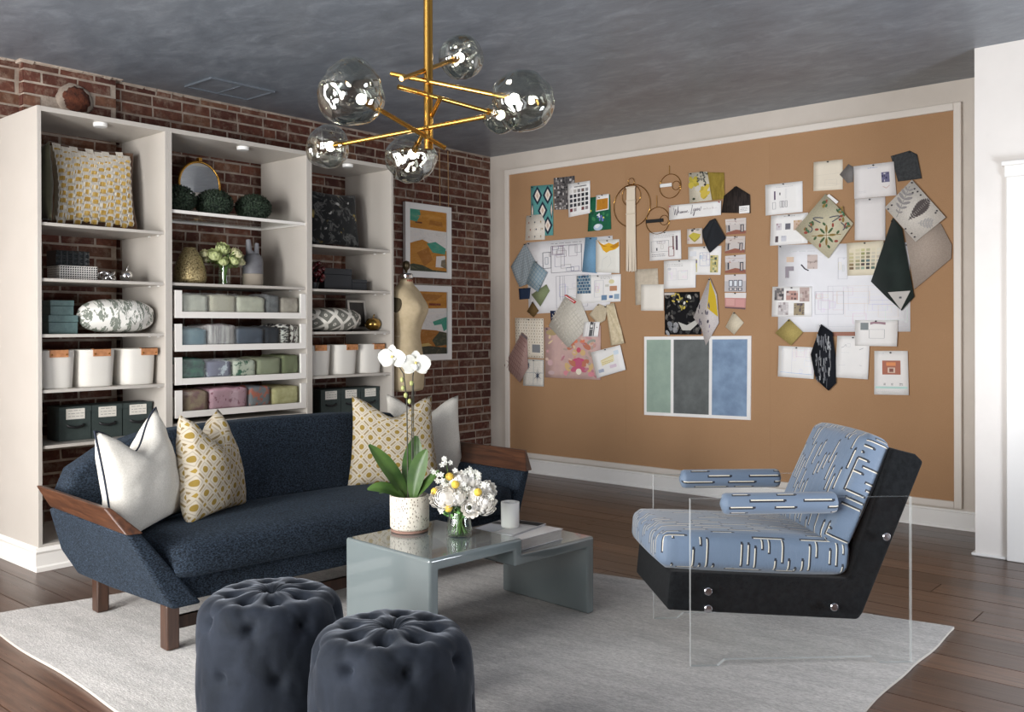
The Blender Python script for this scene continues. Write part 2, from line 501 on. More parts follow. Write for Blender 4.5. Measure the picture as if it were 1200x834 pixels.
for r in range(40):
    z = r*CH+0.006
    zs = 1.0 if z+0.058 < ZC else max(0.3, (ZC-0.012-z)/0.0565)
    if z+0.02 > ZC: continue
    y = -5.3 + (0.0 if r % 2 else -0.105)
    while y < -0.004:
        L = 0.198
        if br.random() < 0.16: L = 0.094
        if y+L > -0.004: L = -0.006-y
        if y < PY0-0.02 < y+L: L = PY0-0.006-y
        if L > 0.04 and not (PY0-0.03 < y+L/2 < PY1-0.06):
            put_brick(y, z, L, 0.0, seen(y, z, L), wall_left, far, zs)
        y += L+0.013
    y = PY0+0.004+(0 if r % 2 else 0.0)
    k = 0
    while y < PY1-0.03:
        L = 0.198 if (k or r % 2) else 0.094
        k += 1
        if y+L > PY1-0.02: L = PY1-0.004-y
        if L > 0.04:
            hole = abs(y+L/2+3.82) < 0.10 and abs(z+0.03-2.62) < 0.05
            if not hole: put_brick(y, z, L, PX-0.009, z > 2.40, wall_left, farp, zs)
        y += L+0.013
    # the pier's return face
    vs, fs = brick_geo(0.05)
    farp.add([(0.002+b, PY0+0.006-a, c+z) for a, b, c in vs], [f[::-1] for f in fs], 0, (0.3, 0.3, 0.3))
f1 = obj('brick_field', far, M['brick_far'], wall_left, 40); f1['kind'] = 'stuff'
f2 = obj('pier_brick_field', farp, M['brick_far'], wall_left, 40); f2['kind'] = 'stuff'
# crumbly mortar under the ceiling
b = MB(); cr = random.Random(5)
y = -5.2
while y < -0.03:
    L = 0.05+cr.random()*0.12
    px = PX if PY0 < y+L/2 < PY1 else 0.0
    h = 0.006+cr.random()*0.014
    b.hexa([(px-0.05, y, ZC-h), (px+0.012, y+.01, ZC-h*.8), (px+0.012, y+L-.01, ZC-h), (px-0.05, y+L, ZC-h)],
           [(px-0.05, y, ZC), (px+0.016, y, ZC), (px+0.016, y+L, ZC), (px-0.05, y+L, ZC)])
    y += L
obj('mortar_crust', b, M['mortar'], wall_left, 40)
# old flue opening closed with a rough clay plug
b = MB(); b.ball((PX, -3.82, 2.62), 1, 18, 10, fn=lambda d: 1+0.16*noise.noise(d*2.1), sc=(0.02, 0.112, 0.095))
obj('mortar_ring', b, M['mortar'], wall_left, 180)
b = MB(); b.ball((PX+0.014, -3.82, 2.62), 1, 18, 12, fn=lambda d: 1+0.35*noise.noise(d*5), sc=(0.022, 0.080, 0.072))
obj('flue_plug', b, simple('rusty_clay', S(112, 62, 42), S(58, 34, 28), 22, 0.95, bump=0.8, bscale=40, dist=0.01), wall_left, 180)

struct('ceiling', MB().box(-0.2, XE+0.1, YF-0.1, 0.1, ZC, ZC+0.1), M['ceiling'])
struct('wall_back', MB().box(-0.2, 4.2, 0, 0.1, 0, ZC), M['wall'])
# the wall right of the pinboard steps forward
XW, YW = 4.112, -0.66
struct('wall_right', MB().box(XW, XE+0.1, YW, 0.1, 0, ZC), M['white_wall'])
# window walls out of frame
def pierced(name, axis, pos, span, opens, thick, sgn):
    b = MB(); s0, s1 = span
    def bx(a0, a1, z0, z1):
        lo, hi = min(pos, pos+sgn*thick), max(pos, pos+sgn*thick)
        if axis == 'y': b.box(a0, a1, lo, hi, z0, z1)
        else: b.box(lo, hi, a0, a1, z0, z1)
    cur = s0
    for (a0, a1, z0, z1) in opens:
        bx(cur, a0, 0, ZC); bx(a0, a1, 0, z0); bx(a0, a1, z1, ZC); cur = a1
    bx(cur, s1, 0, ZC)
    return struct(name, b, M['far_wall'])
opf = [(wx-0.55, wx+0.55, WIN_Z0, WIN_Z1) for wx in WIN_X]
pierced('wall_front', 'y', YF, (-0.2, XE+0.1), opf, 0.1, -1)
ope = [(-2.85, -1.75, 0.2, 1.2)]
pierced('wall_east', 'x', XE, (YF-0.1, YW), ope, 0.1, 1)
n = 0
for (a0, a1, z0, z1) in opf:
    n += 1
    b = MB(); f = 0.05; c = (a0+a1)/2
    b.box(a0, a0+f, YF-.06, YF, z0, z1); b.box(a1-f, a1, YF-.06, YF, z0, z1)
    b.box(a0+f, a1-f, YF-.06, YF, z0, z0+f); b.box(a0+f, a1-f, YF-.06, YF, z1-f, z1)
    b.box(a0+f, a1-f, YF-.05, YF-.01, 1.48, 1.53)
    struct('window_%d' % n, b, M['trim'])
b = MB(); (a0, a1, z0, z1) = ope[0]; f = 0.05
b.box(XE, XE+.06, a0, a0+f, z0, z1); b.box(XE, XE+.06, a1-f, a1, z0, z1)
b.box(XE, XE+.06, a0+f, a1-f, z0, z0+f); b.box(XE, XE+.06, a0+f, a1-f, z1-f, z1)
b.box(XE+.01, XE+.05, (a0+a1)/2-.02, (a0+a1)/2+.02, z0+f, z1-f)
struct('window_5', b, M['trim'])
# baseboards, shoe mouldings
b = MB(); b.box(0.01, XW, -0.022, 0, 0, 0.105); b.box(0.01, XW, -0.014, 0, 0.105, 0.118)
struct('baseboard_back', b, M['trim'], bevel=0.004)
struct('trim_1', MB().prism([(0, 0), (-0.034, 0), (-0.030, 0.012), (-0.022, 0.018), (0, 0.018)], 0.01, XW, 'x'), M['trim'])
b = MB().box(XW-0.018, 4.268, YW-0.014, YW+0.02, 0, 0.016); b.box(XW-0.018, XW+0.02, YW+0.02, -0.036, 0, 0.016)
struct('baseboard_right', b, M['trim'], bevel=0.005)
# door casing and door at the right edge
b = MB(); b.box(4.27, 4.385, YW-0.024, YW, 0, 2.067)
cas = struct('trim_2', b, M['trim'], bevel=0.004)
obj('casing_board', MB().box(5.205, 5.32, YW-0.024, YW, 0, 2.067), M['trim'], cas, bevel=0.004)
b = MB(); b.box(4.262, 5.328, YW-0.030, YW, 2.067, 2.128); b.box(4.250, 5.340, YW-0.042, YW, 2.128, 2.152)
obj('head_casing', b, M['trim'], cas, bevel=0.004)
b = MB(); b.box(4.386, 5.204, YW-0.004, YW, 0.008, 2.066)
for (z0, z1) in ((0.12, 0.95), (1.08, 1.95)):
    for (x0, x1) in ((4.48, 4.77), (4.83, 5.11)):
        b.box(x0, x1, YW-0.012, YW-0.004, z0, z1)
door = struct('door_1', b, M['trim'], bevel=0.004)
# hatch in the ceiling
t = thing('ceiling_hatch', 'flat square access hatch painted like the dark ceiling near the brick wall', 'hatch', (0.37, -2.96, ZC))
b = MB(); b.box(-0.135, 0.135, -0.215, 0.215, -0.006, 0); obj('hatch_panel', b, M['ceiling'], t)
fr = MB()
for a in ((-.155, -.14, -.235, .235), (.14, .155, -.235, .235), (-.14, .14, -.235, -.22), (-.14, .14, .22, .235)): fr.box(*a, -0.012, 0)
fr.box(-0.14, 0.14, -0.006, 0.004, -0.010, -0.006)
obj('hatch_frame', fr, simple('hatch_edge', S(100, 107, 115), None, 1, 0.4), t)

# pinboard
t = thing('cork_pinboard', 'large framed cork pinboard filling the wall beside the brick corner', 'pinboard', (2.04, 0, 0.13))
cb = make_mesh('cork_panel', MB().box(-0.5998, 0.5998, -0.012, 0, 0.042, 2.478), M['cork'])
for x in (-1.2, 0, 1.2): link('cork_panel', cb, t, (x, 0, 0))
fr = [(-1.843, -1.80, 0, 2.525), (1.80, 1.844, 0, 2.525)]
for (x0, x1, z0, z1) in fr: obj('frame_rail', MB().box(x0, x1, -0.03, 0, z0, z1), M['board_frame'], t, bevel=0.004)
for (z0, z1) in ((0, 0.042), (2.478, 2.525)): obj('frame_rail', MB().box(-1.80, 1.80, -0.03, 0, z0, z1), M['board_frame'], t, bevel=0.004)
SH = {
 'ikat':[(482,2486),(724,2475),(726,2043),(489,2049)],
 'sprig':[(436,2231),(598,2232),(638,2170),(638,2012),(423,2018)],
 'greyphoto':[(728,2528),(948,2524),(943,2246),(739,2257)],
 'colourcard':[(882,2461),(1106,2466),(1107,2199),(890,2181)],
 'botan':[(1096,2326),(1297,2332),(1310,2052),(1080,2049)],
 'mustcard':[(1165,2338),(1289,2340),(1289,2213),(1162,2204)],
 'planL':[(433,1999),(1321,2000),(1295,1409),(459,1376)],
 'bluestrip':[(1058,2004),(1172,1996),(1171,1703),(1023,1719)],
 'birdcard':[(1164,1976),(1389,1966),(1393,1694),(1163,1711)],
 'planS':[(967,1690),(1401,1687),(1400,1468),(966,1456)],
 'mosaic':[(976,1690),(1112,1692),(1117,1539),(979,1539)],
 'linen':[(423,1994),(536,1832),(479,1643),(359,1613),(261,1798)],
 'check':[(526,1833),(674,1731),(572,1566),(441,1644)],
 'navy':[(345,1602),(479,1606),(469,1510),(358,1505)],
 'sage':[(655,1629),(691,1574),(590,1441),(492,1546)],
 'brown':[(502,1487),(571,1404),(512,1348),(440,1399)],
 'grid':[(866,1537),(1018,1476),(1110,1275),(883,1091),(681,1276)],
 'navy2':[(691,1403),(750,1402),(700,1301)],
 'creamA':[(1187,1455),(1278,1423),(1253,1319),(1187,1285),(1095,1366)],
 'creamB':[(1262,1439),(1340,1459),(1443,1134),(1310,1112)],
 'stripecard':[(1052,1306),(1204,1306),(1187,1184),(1034,1184)],
 'pinkfloral':[(632,1260),(1207,1275),(1205,833),(640,834)],
 'dotted':[(306,1345),(622,1338),(625,994),(314,1003)],
 'star':[(410,987),(625,984),(625,755),(400,754)],
 'pinkfab':[(389,1220),(449,1181),(457,909),(366,779),(187,924)],
 'tilted':[(1116,1056),(1399,1120),(1454,923),(1177,846)],
 'flor2':[(2006,2426),(2158,2420),(2202,2203),(2012,2198)],
 'olivegold':[(2158,2414),(2295,2396),(2299,2203),(2199,2203)],
 'darkwood':[(2389,2288),(2496,2215),(2500,2080),(2274,2102),(2295,2225)],
 'banner':[(1841,2194),(2274,2190),(2273,2086),(1844,2082)],
 'paper33':[(1663,1998),(1936,2000),(1943,1780),(1666,1778)],
 'yellowcard':[(1992,2003),(2118,2003),(2121,1885),(1992,1890)],
 'blackfab':[(2226,2065),(2314,1914),(2184,1812),(2136,1900),(2122,1984),(2185,2052)],
 'pa':[(2301,2052),(2464,2052),(2463,1938),(2312,1939)],
 'pb':[(2307,1927),(2458,1919),(2454,1799),(2300,1802)],
 'pc':[(2300,1783),(2460,1787),(2460,1652),(2300,1659)],
 'pd':[(2297,1645),(2464,1644),(2464,1515),(2297,1522)],
 'pe':[(2297,1513),(2464,1509),(2458,1388),(2299,1400)],
 's37':[(1793,1772),(2065,1773),(2064,1558),(1793,1556)],
 's38':[(1999,1867),(2271,1861),(2266,1646),(2000,1657)],
 'b39':[(1528,1718),(1735,1718),(1745,1448),(1535,1435)],
 'b40':[(1588,1596),(1791,1592),(1790,1388),(1588,1391)],
 'blackflor':[(1793,1530),(2092,1527),(2106,1205),(1797,1204)],
 'scarf':[(2180,1630),(2238,1502),(2254,1294),(2148,1124),(2113,1249),(2047,1333)],
 'diamond':[(2365,1374),(2446,1293),(2370,1206),(2302,1262)],
 'cboard':[(1617,1187),(2504,1198),(2497,591),(1615,574)],
 's45':[(2610,2272),(2880,2272),(2882,2057),(2613,2054)],
 's46':[(2958,2393),(3155,2389),(3156,2186),(2956,2194)],
 'hexgrey':[(3193,2351),(3230,2326),(3224,2230),(3188,2224),(3135,2288)],
 's48':[(2654,2050),(2921,2050),(2917,1838),(2647,1837)],
 'medal':[(3044,2165),(3229,1950),(3064,1725),(2833,1939)],
 's50':[(3229,2332),(3484,2333),(3501,2112),(3234,2113)],
 's51':[(3235,2113),(3430,2111),(3431,1826),(3235,1838)],
 'charcoal':[(3580,2392),(3626,2361),(3654,2205),(3512,2199),(3464,2371)],
 'fern':[(3599,2201),(3798,1944),(3620,1802),(3432,2038)],
 'blackgreen':[(3480,1970),(3537,1893),(3609,1453),(3534,1365),(3441,1453),(3342,1559)],
 'felt':[(3542,1926),(3766,1909),(3829,1771),(3825,1686),(3609,1500)],
 'ccard':[(3184,1822),(3421,1824),(3410,1601),(3190,1604)],
 'planR':[(2704,1840),(3579,1803),(3583,1230),(2702,1225)],
 'ribbon':[(3089,1223),(3242,1226),(3242,1203),(3089,1197)],
 's58':[(2664,1546),(2947,1540),(2946,1331),(2659,1334)],
 'olive':[(2786,1318),(2886,1225),(2800,1132),(2685,1219)],
 'marble':[(3011,1281),(3089,1226),(3109,1064),(3114,882),(3062,828),(2975,903),(2940,1073)],
 's61':[(2708,1129),(2969,1120),(2957,903),(2702,912)],
 's62':[(3119,1201),(3333,1200),(3320,914),(3103,920)],
 's63':[(3239,1306),(3510,1304),(3504,1134),(3239,1135)],
 's64':[(3360,1103),(3567,1106),(3575,822),(3360,816)],
 'rings':[(1497,2408),(1502,2299),(1506,2220),(1463,2377),(1541,2369),(1551,1708),(1465,1712),(1848,2343),(1842,2502),(1842,2417),(1764,2353),(1864,2342),(1736,2087),(1739,2283),(1737,2190),(1637,2085),(1787,2074)],
}
# ================================================================== PINBOARD: papers, swatches, hangings
# outlines on the board in millimetres (x along the wall, z up)
BOARD_Y = -0.0125
_pc = {}
def paper_col(c):
    if c not in _pc: _pc[c] = simple('paper_stock', c, tuple(min(1, k*0.96) for k in c), 8, 0.75)
    return _pc[c]
def plaid(c, c2, sp, rot=0.6):
    m = MT('plaid_linen'); x, _, z = m.uv('Object', None, (0, rot, 0))
    a = (x/sp).frac().lt(0.16); b = (z/sp+50.0).frac().lt(0.16)
    m.set(m.mix(a.max(b), m.mix(m.noise(m.vec('Object'), 140, 3), c, tuple(k*.86 for k in c)), c2), 0.9, spec=0.1)
    return m.m
def cloth(c, c2=None, scale=120, stretch=None, bump=0.35, rough=0.9, lo=.35, hi=.65):
    return simple('swatch_cloth', c, c2 or tuple(k*0.82 for k in c), scale, rough, spec=0.15, bump=bump, bscale=260, stretch=stretch, dist=0.002, lo=lo, hi=hi)
PINM = {'dark': M['black'], 'clear': M['steel'], 'brass': M['brass'], 'red': simple('red_pin', S(170, 40, 36), None, 1, 0.4)}
def _pin():
    return MB().lathe([(0.0045, 0.0), (0.0048, 0.004), (0.003, 0.009), (0.0042, 0.013), (0.0, 0.0145)], 8)
PINME = {k: make_mesh('pin', _pin(), mt, 40) for k, mt in PINM.items()}
R90 = (PI/2, 0, 0)

class Pr:
    """flat print: prims in sheet coordinates u (right) and v (up), 0..1"""
    def __init__(s, seed=1): s.p = []; s.r = random.Random(seed)
    def rect(s, u0, v0, u1, v1, c): s.p.append(([(u0, v0), (u1, v0), (u1, v1), (u0, v1)], c)); return s
    def poly(s, pts, c): s.p.append((pts, c)); return s
    def ell(s, u, v, ru, rv, c, n=14, rot=0.0):
        q = []
        for k in range(n):
            t = 2*PI*k/n; a, b = ru*math.cos(t), rv*math.sin(t)
            q.append((u+a*math.cos(rot)-b*math.sin(rot), v+a*math.sin(rot)+b*math.cos(rot)))
        s.p.append((q, c)); return s
    def line(s, pts, w, c):
        for (a, b) in zip(pts, pts[1:]):
            dx, dy = b[0]-a[0], b[1]-a[1]; L = math.hypot(dx, dy) or 1e-6
            nx, ny = -dy/L*w/2, dx/L*w/2
            s.p.append(([(a[0]+nx, a[1]+ny), (a[0]-nx, a[1]-ny), (b[0]-nx, b[1]-ny), (b[0]+nx, b[1]+ny)], c))
        return s
    def frame(s, u0, v0, u1, v1, w, c):
        return s.line([(u0, v0), (u1, v0), (u1, v1), (u0, v1), (u0, v0)], w, c)
    def text(s, u0, u1, v, n=1, dv=0.04, h=0.012, c=S(120, 120, 125)):
        for i in range(n):
            u = u0
            while u < u1:
                L = (0.02+s.r.random()*0.05)
                s.rect(u, v-i*dv, min(u+L, u1), v-i*dv+h, c); u += L+0.014
        return s
    def plan(s, u0, v0, u1, v1, n=10, w=0.006, c=S(150, 150, 158)):
        R = s.r; s.frame(u0, v0, u1, v1, w*1.3, c)
        for i in range(n):
            a, b = u0+(u1-u0)*R.random(), v0+(v1-v0)*R.random()
            d, e = (u1-u0)*(0.1+0.35*R.random()), (v1-v0)*(0.1+0.35*R.random())
            s.frame(a, b, min(a+d, u1), min(b+e, v1), w*0.8, tuple(min(1, k*(0.8+0.7*R.random())) for k in c))
            if i % 3 == 0: s.line([(a, b), (a, v1)], w*0.7, c)
        return s
    def photo(s, u0, v0, u1, v1, pal, nx=5, ny=4, bg=None):
        R = s.r; s.rect(u0, v0, u1, v1, bg or pal[0])
        for i in range(nx):
            for j in range(ny):
                if R.random() < 0.75:
                    a = u0+(u1-u0)*(i+R.random()*0.3)/nx; b = v0+(v1-v0)*(j+R.random()*0.3)/ny
                    s.rect(a, b, min(a+(u1-u0)/nx*(0.4+R.random()*0.8), u1), min(b+(v1-v0)/ny*(0.4+R.random()*0.8), v1), R.choice(pal))
        return s
    def chips(s, u0, v0, u1, v1, nx, ny, pal, g=0.25):
        du, dv = (u1-u0)/nx, (v1-v0)/ny
        for j in range(ny):
            for i in range(nx):
                c = pal[(j*nx+i) % len(pal)]
                if c: s.rect(u0+i*du, v1-(j+1)*dv+dv*g, u0+(i+1)*du-du*g, v1-j*dv, c)
        return s
    def leafs(s, cu, cv, n, ru, rv, cols, spread=0.5):
        for i in range(n):
            s.ell(cu+(s.r.random()-.5)*spread, cv+(s.r.random()-.5)*spread, ru*(.6+.8*s.r.random()), rv*(.6+.8*s.r.random()), s.r.choice(cols), 8, s.r.random()*PI)
        return s

def sheet(key, name, label, cat, layer, mt, pr=None, quad=True, curl=0.005, fold=0.0, pins=((0.5, 0.96),), pinc='dark', group=None, apex=0, thick=0.001, nf=5):
    pts = [(a/1000, b/1000) for a, b in SH[key]]
    cx = sum(p[0] for p in pts)/len(pts); cz = sum(p[1] for p in pts)/len(pts)
    lp = [(a-cx, b-cz) for a, b in pts]
    if isinstance(mt, tuple): mt = paper_col(mt)
    rr = random.Random(key)
    oy = BOARD_Y-0.0022*layer-0.0008
    b = MB()
    if quad:
        k1, k2 = rr.random(), rr.random()
        def P(u, v):
            (x0, z0), (x1, z1), (x2, z2), (x3, z3) = lp
            x = (x3*(1-u)+x2*u)*(1-v)+(x0*(1-u)+x1*u)*v; z = (z3*(1-u)+z2*u)*(1-v)+(z0*(1-u)+z1*u)*v
            return (x, -curl*(1-v)**2*(0.4+0.6*(k1*u+k2*(1-u))), z)
        b.grid(lambda u, v: P(u, v), 5, 6)
    else:
        x0, x1 = min(p[0] for p in lp), max(p[0] for p in lp); z0, z1 = min(p[1] for p in lp), max(p[1] for p in lp)
        def P(u, v): return (x0+(x1-x0)*u, -0.0004, z0+(z1-z0)*v)
        if fold:
            A = Vector(lp[apex]); bd = []
            m_ = len(lp); order = [lp[(apex+i) % m_] for i in range(1, m_)]
            for a, c in zip(order, order[1:]):
                for i in range(6): bd.append(Vector(a).lerp(Vector(c), i/6))
            bd.append(Vector(order[-1]))
            K = 7; n = len(bd); ph = rr.random()*6
            vs = [(A.x, 0, A.y)]
            for k in range(1, K+1):
                for i, q in enumerate(bd):
                    p = A.lerp(q, k/K); f = i/(n-1)
                    vs.append((p.x, -fold*(0.5+0.5*math.sin(f*nf*2*PI+ph+0.6*k/K))*min(1, k/K*1.3)*(0.35+0.65*math.sin(PI*min(max(f, .08), .92))), p.y))
            fs = [(0, 1+i, 2+i) for i in range(n-1)]
            for k in range(K-1):
                for i in range(n-1):
                    a = 1+k*n+i; fs.append((a, a+n, a+n+1, a+1))
            b.add(vs, fs)
        else:
            b.add([(x, 0, z) for x, z in lp], [tuple(range(len(lp)))[::-1]])
    o = obj(name, b, mt, None, 50, loc=(cx, oy, cz))
    sd = o.modifiers.new('thickness', 'SOLIDIFY'); sd.thickness = thick if quad or not fold else 0.0015; sd.offset = 0
    tag(o, label, cat, group)
    if pr:
        q = MB()
        prims = []
        for poly, c in pr.p:
            if len(poly) == 4 and quad:      # follow the sheet's curl
                a_, b_, c_, d_ = poly; n_ = max(1, math.ceil(max(abs(a_[1]-d_[1]), abs(b_[1]-c_[1]))/.09))
                L_ = lambda p0, p1, t: (p0[0]+(p1[0]-p0[0])*t, p0[1]+(p1[1]-p0[1])*t)
                prims.append(([([L_(a_, d_, k/n_), L_(b_, c_, k/n_), L_(b_, c_, (k+1)/n_), L_(a_, d_, (k+1)/n_)]) for k in range(n_)], c))
            else: prims.append(([poly], c))
        for i, (poly, c) in enumerate((q_, c_) for i_, (qs_, c_) in enumerate(prims) for q_ in [qs_]):
          for poly in poly:
            vs = []
            for (u, v) in poly:
                x, y, z = P(u, v); vs.append((x, y-0.0006-thick/2-0.00003*min(i, 60), z))
            q.add(vs, [tuple(range(len(vs)))], 0, c)
        obj('print', q, M['ink'], o)['kind'] = 'stuff'
    for (u, v) in pins:
        x, y, z = P(u, v)
        if not quad and fold: x, z = lp[apex]; z -= 0.012; y = -0.001
        link('pin', PINME[pinc], o, (x, y-0.001, z), R90)
    return o

WH, LG, MG, DG, BK = S(242, 240, 238), S(205, 205, 208), S(150, 150, 155), S(90, 90, 95), S(30, 30, 33)
PAPER = S(238, 235, 233)
# --- top left cluster
p = Pr(1)
for (u, v, k) in ((.30, .80, 1), (.76, .80, 1), (.53, .50, 1), (.07, .50, .3), (.93, .5, .3), (.76, .20, 1), (.3, .2, 1)):
    og = lambda a, c_: p.poly([(u, v+c_), (u+a*.55, v+c_*.5), (u+a, v), (u+a*.55, v-c_*.5), (u, v-c_), (u-a*.55, v-c_*.5), (u-a, v), (u-a*.55, v+c_*.5)], og.c)
    og.c = S(32, 46, 64); og(.215*k, .185)
    og.c = S(232, 222, 210); og(.125*k, .12)
    og.c = S(206, 180, 164); og(.05*k, .06)
sheet('ikat', 'fabric_swatch', 'teal swatch with navy and cream pointed ovals, top left of the board', 'fabric swatch', 1, cloth(S(98, 160, 157)), p, pins=((.08, .97), (.92, .97)))
p = Pr(2)
for i in range(9): p.ell(.2+.3*(i % 3)+.07*((i//3) % 2), .15+.28*(i//3), .03, .035, (S(150, 90, 80), S(70, 80, 100), S(170, 140, 90))[i % 3], 8).line([(.2+.3*(i % 3), .08+.28*(i//3)), (.21+.3*(i % 3), .2+.28*(i//3))], .012, S(130, 130, 110))
sheet('sprig', 'fabric_swatch', 'small cream swatch with tiny scattered sprigs overlapping the teal oval swatch', 'fabric swatch', 3, cloth(S(230, 222, 210)), p, quad=False, pins=((.3, .95),))
p = Pr(3).photo(0, 0, 1, 1, [S(96, 92, 92), S(70, 68, 70), S(40, 38, 40), S(60, 58, 60), S(150, 146, 144), S(196, 190, 188)], 12, 14)
sheet('greyphoto', 'photo_print', 'grey printed interior photo half hidden behind the white paint colour card', 'photo', 0, S(150, 148, 148), p)
p = Pr(4).text(.3, .85, .86, 1, h=.03, c=S(50, 50, 55)); dk = [S(60, 62, 70), S(40, 42, 50), S(84, 80, 82), S(34, 36, 44), S(46, 48, 56)]
p.chips(.08, .10, .97, .80, 5, 5, [S(220, 218, 214), S(190, 186, 180), S(130, 128, 128), S(112, 92, 88), S(150, 150, 152)]+dk*3+[S(110, 50, 56), S(160, 150, 150), None, S(120, 70, 72), S(140, 130, 134)], .3)
p.ell(.12, .9, .05, .04, LG)
sheet('colourcard', 'colour_card', 'white card printed with five rows of small dark colour chips', 'colour card', 3, WH, p)
p = Pr(5)
p.ell(.45, .1, .2, .1, S(180, 200, 220)).ell(.42, .13, .12, .06, S(226, 232, 236)).leafs(.5, .55, 16, .07, .04, [S(28, 92, 66), S(60, 130, 84), S(24, 70, 56)], .8)
p.ell(.1, .6, .04, .03, S(200, 200, 90)).ell(.68, .36, .04, .03, S(210, 210, 110)).leafs(.5, .46, 9, .05, .035, [S(110, 120, 190), S(230, 232, 240)], .35)
sheet('botan', 'fabric_swatch', 'deep green botanical swatch with pale flowers behind a mustard sample card', 'fabric swatch', 1, cloth(S(40, 104, 76)), p)
p = Pr(6).rect(.06, .06, .94, .74, S(190, 128, 38)).leafs(.5, .4, 14, .06, .02, [S(176, 116, 34), S(204, 142, 50)], .5)
sheet('mustcard', 'sample_card', 'small mustard sample card with a white border on the green botanical swatch', 'sample card', 3, WH, p)
# --- big drawing on the left and what hangs on it
p = Pr(7).plan(.30, .55, .66, .92, 12, .005, S(120, 118, 128)).plan(.36, .06, .74, .5, 12, .004, S(170, 168, 176)).text(.3, .66, .95, 1, h=.006)
p.plan(.2, .62, .30, .84, 2, .006, S(110, 108, 118)).text(.8, .97, .3, 5, .05, .008)
sheet('planL', 'drawing_sheet', 'large pale floor plan drawing pinned on the left half of the board', 'drawing', 1, S(232, 230, 232), p, curl=0.002, pins=((.03, .98), (.97, .98)))
sheet('bluestrip', 'fabric_swatch', 'plain light blue cloth strip hanging left of the yellow bird card', 'fabric swatch', 3, cloth(S(124, 166, 198)), None, quad=False, pins=((.6, .95),))
p = Pr(8)
yb, yd = S(232, 176, 40), S(196, 136, 30)
p.poly([(.12, .92), (.35, .84), (.55, .90), (.78, .84), (.97, .78), (.82, .70), (.60, .66), (.45, .60), (.30, .68), (.22, .80)], yb).poly([(.06, .99), (.3, .83), (.5, .8), (.34, .78), (.16, .86)], yd).poly([(.6, .78), (.98, .93), (.99, .8), (.75, .72)], yd)
p.line([(.25, .1), (.3, .4), (.5, .5)], .015, S(214, 214, 210)).line([(.5, .15), (.65, .3), (.6, .5)], .015, S(214, 214, 210))
sheet('birdcard', 'art_card', 'white card with a flying yellow bird', 'card', 4, S(236, 234, 226), p)
p = Pr(9).text(.55, .8, .9, 2, .05, .012).plan(.42, .2, .62, .8, 4, .01, LG)
p.ell(.80, .74, .06, .08, S(220, 212, 170)).rect(.76, .40, .92, .58, S(190, 140, 110)).rect(.66, .56, .74, .64, S(206, 204, 196)).rect(.58, .08, .70, .26, S(110, 140, 170)).rect(.75, .14, .83, .24, S(90, 120, 160)).rect(.86, .10, .97, .28, S(150, 172, 192))
sheet('planS', 'drawing_sheet', 'white design sheet with a few peach and blue colour squares', 'drawing', 3, WH, p)
hexs = []
p = Pr(10)
for j in range(6):
    for i in range(5):
        u, v = .1+.2*i+(.1 if j % 2 else 0), .09+.165*j
        if u < .96: p.poly([(u-.085, v-.05), (u, v-.085), (u+.085, v-.05), (u+.085, v+.04), (u, v+.075), (u-.085, v+.04)], (S(70, 104, 132), S(58, 88, 116), S(86, 120, 144))[(i+j) % 3])
sheet('mosaic', 'tile_sample', 'small blue tile sample of interlocking scales', 'tile sample', 6, S(176, 184, 188), p, curl=0, thick=0.004)
p = Pr(11)
for i in range(1, 12): p.line([(.22+.03*i, .97-.05*i), (.05+.05*i, .55-.045*i)], .012, S(120, 130, 136))
sheet('linen', 'fabric_swatch', 'grey blue linen swatch hanging over the left edge of the floor plan', 'fabric swatch', 4, plaid(S(152, 160, 164), S(116, 126, 134), 0.022, .3), None, quad=False, fold=0.010, nf=3)
p = Pr(12)
for i in range(1, 8):
    p.line([(.37-.045*i, .97-.14*i*0.95), (.95-.06*i, .60-.09*i)], .012, S(120, 150, 166))
sheet('check', 'fabric_swatch', 'pale blue checked linen swatch beside the grey blue one', 'fabric swatch', 9, plaid(S(160, 174, 180), S(112, 140, 158), 0.030, .85), None, quad=False)
sheet('navy', 'fabric_swatch', 'small navy felt swatch below the pale blue checked linen', 'fabric swatch', 2, cloth(S(40, 52, 74)), None)
sheet('sage', 'fabric_swatch', 'sage green cloth swatch under the checked linen', 'fabric swatch', 5, cloth(S(136, 146, 110)), None, quad=False)
sheet('brown', 'fabric_swatch', 'small olive brown cloth swatch below the sage one', 'fabric swatch', 3, cloth(S(108, 86, 54)), None, quad=False, pins=((.5, .9),))
sheet('navy2', 'fabric_swatch', 'sliver of navy cloth peeping out behind the beige grid swatch', 'fabric swatch', 2, cloth(S(44, 54, 82)), None, quad=False, pins=())
p = Pr(13)
g1 = S(196, 190, 178)
for k in range(1, 9):
    f = k/9
    p.line([(.03+.42*f, .60-.57*f+.02), (.46+.48*f, .95-.53*f)], .012, g1)
    p.line([(.05+.40*f, .60+.33*f), (.49+.47*f, .03+.36*f)], .012, g1)
p.poly([(.38, .99), (.44, .995), (.68, .86), (.63, .82)], S(186, 44, 44)).line([(.42, .965), (.63, .86)], .014, WH)
sheet('grid', 'fabric_swatch', 'beige woven grid swatch with a red tag, hung by one corner over the floor plan', 'fabric swatch', 6, cloth(S(222, 216, 204)), p, quad=False, pins=())
sheet('creamA', 'fabric_swatch', 'short cream linen swatch folded beside the long cream drape', 'fabric swatch', 4, cloth(S(206, 192, 166)), None, quad=False, fold=0.006, nf=2)
sheet('creamB', 'fabric_swatch', 'long narrow cream linen drape hanging below the design sheet', 'fabric swatch', 6, cloth(S(220, 206, 178), S(200, 184, 150), 40), None, quad=False, fold=0.012, nf=3)
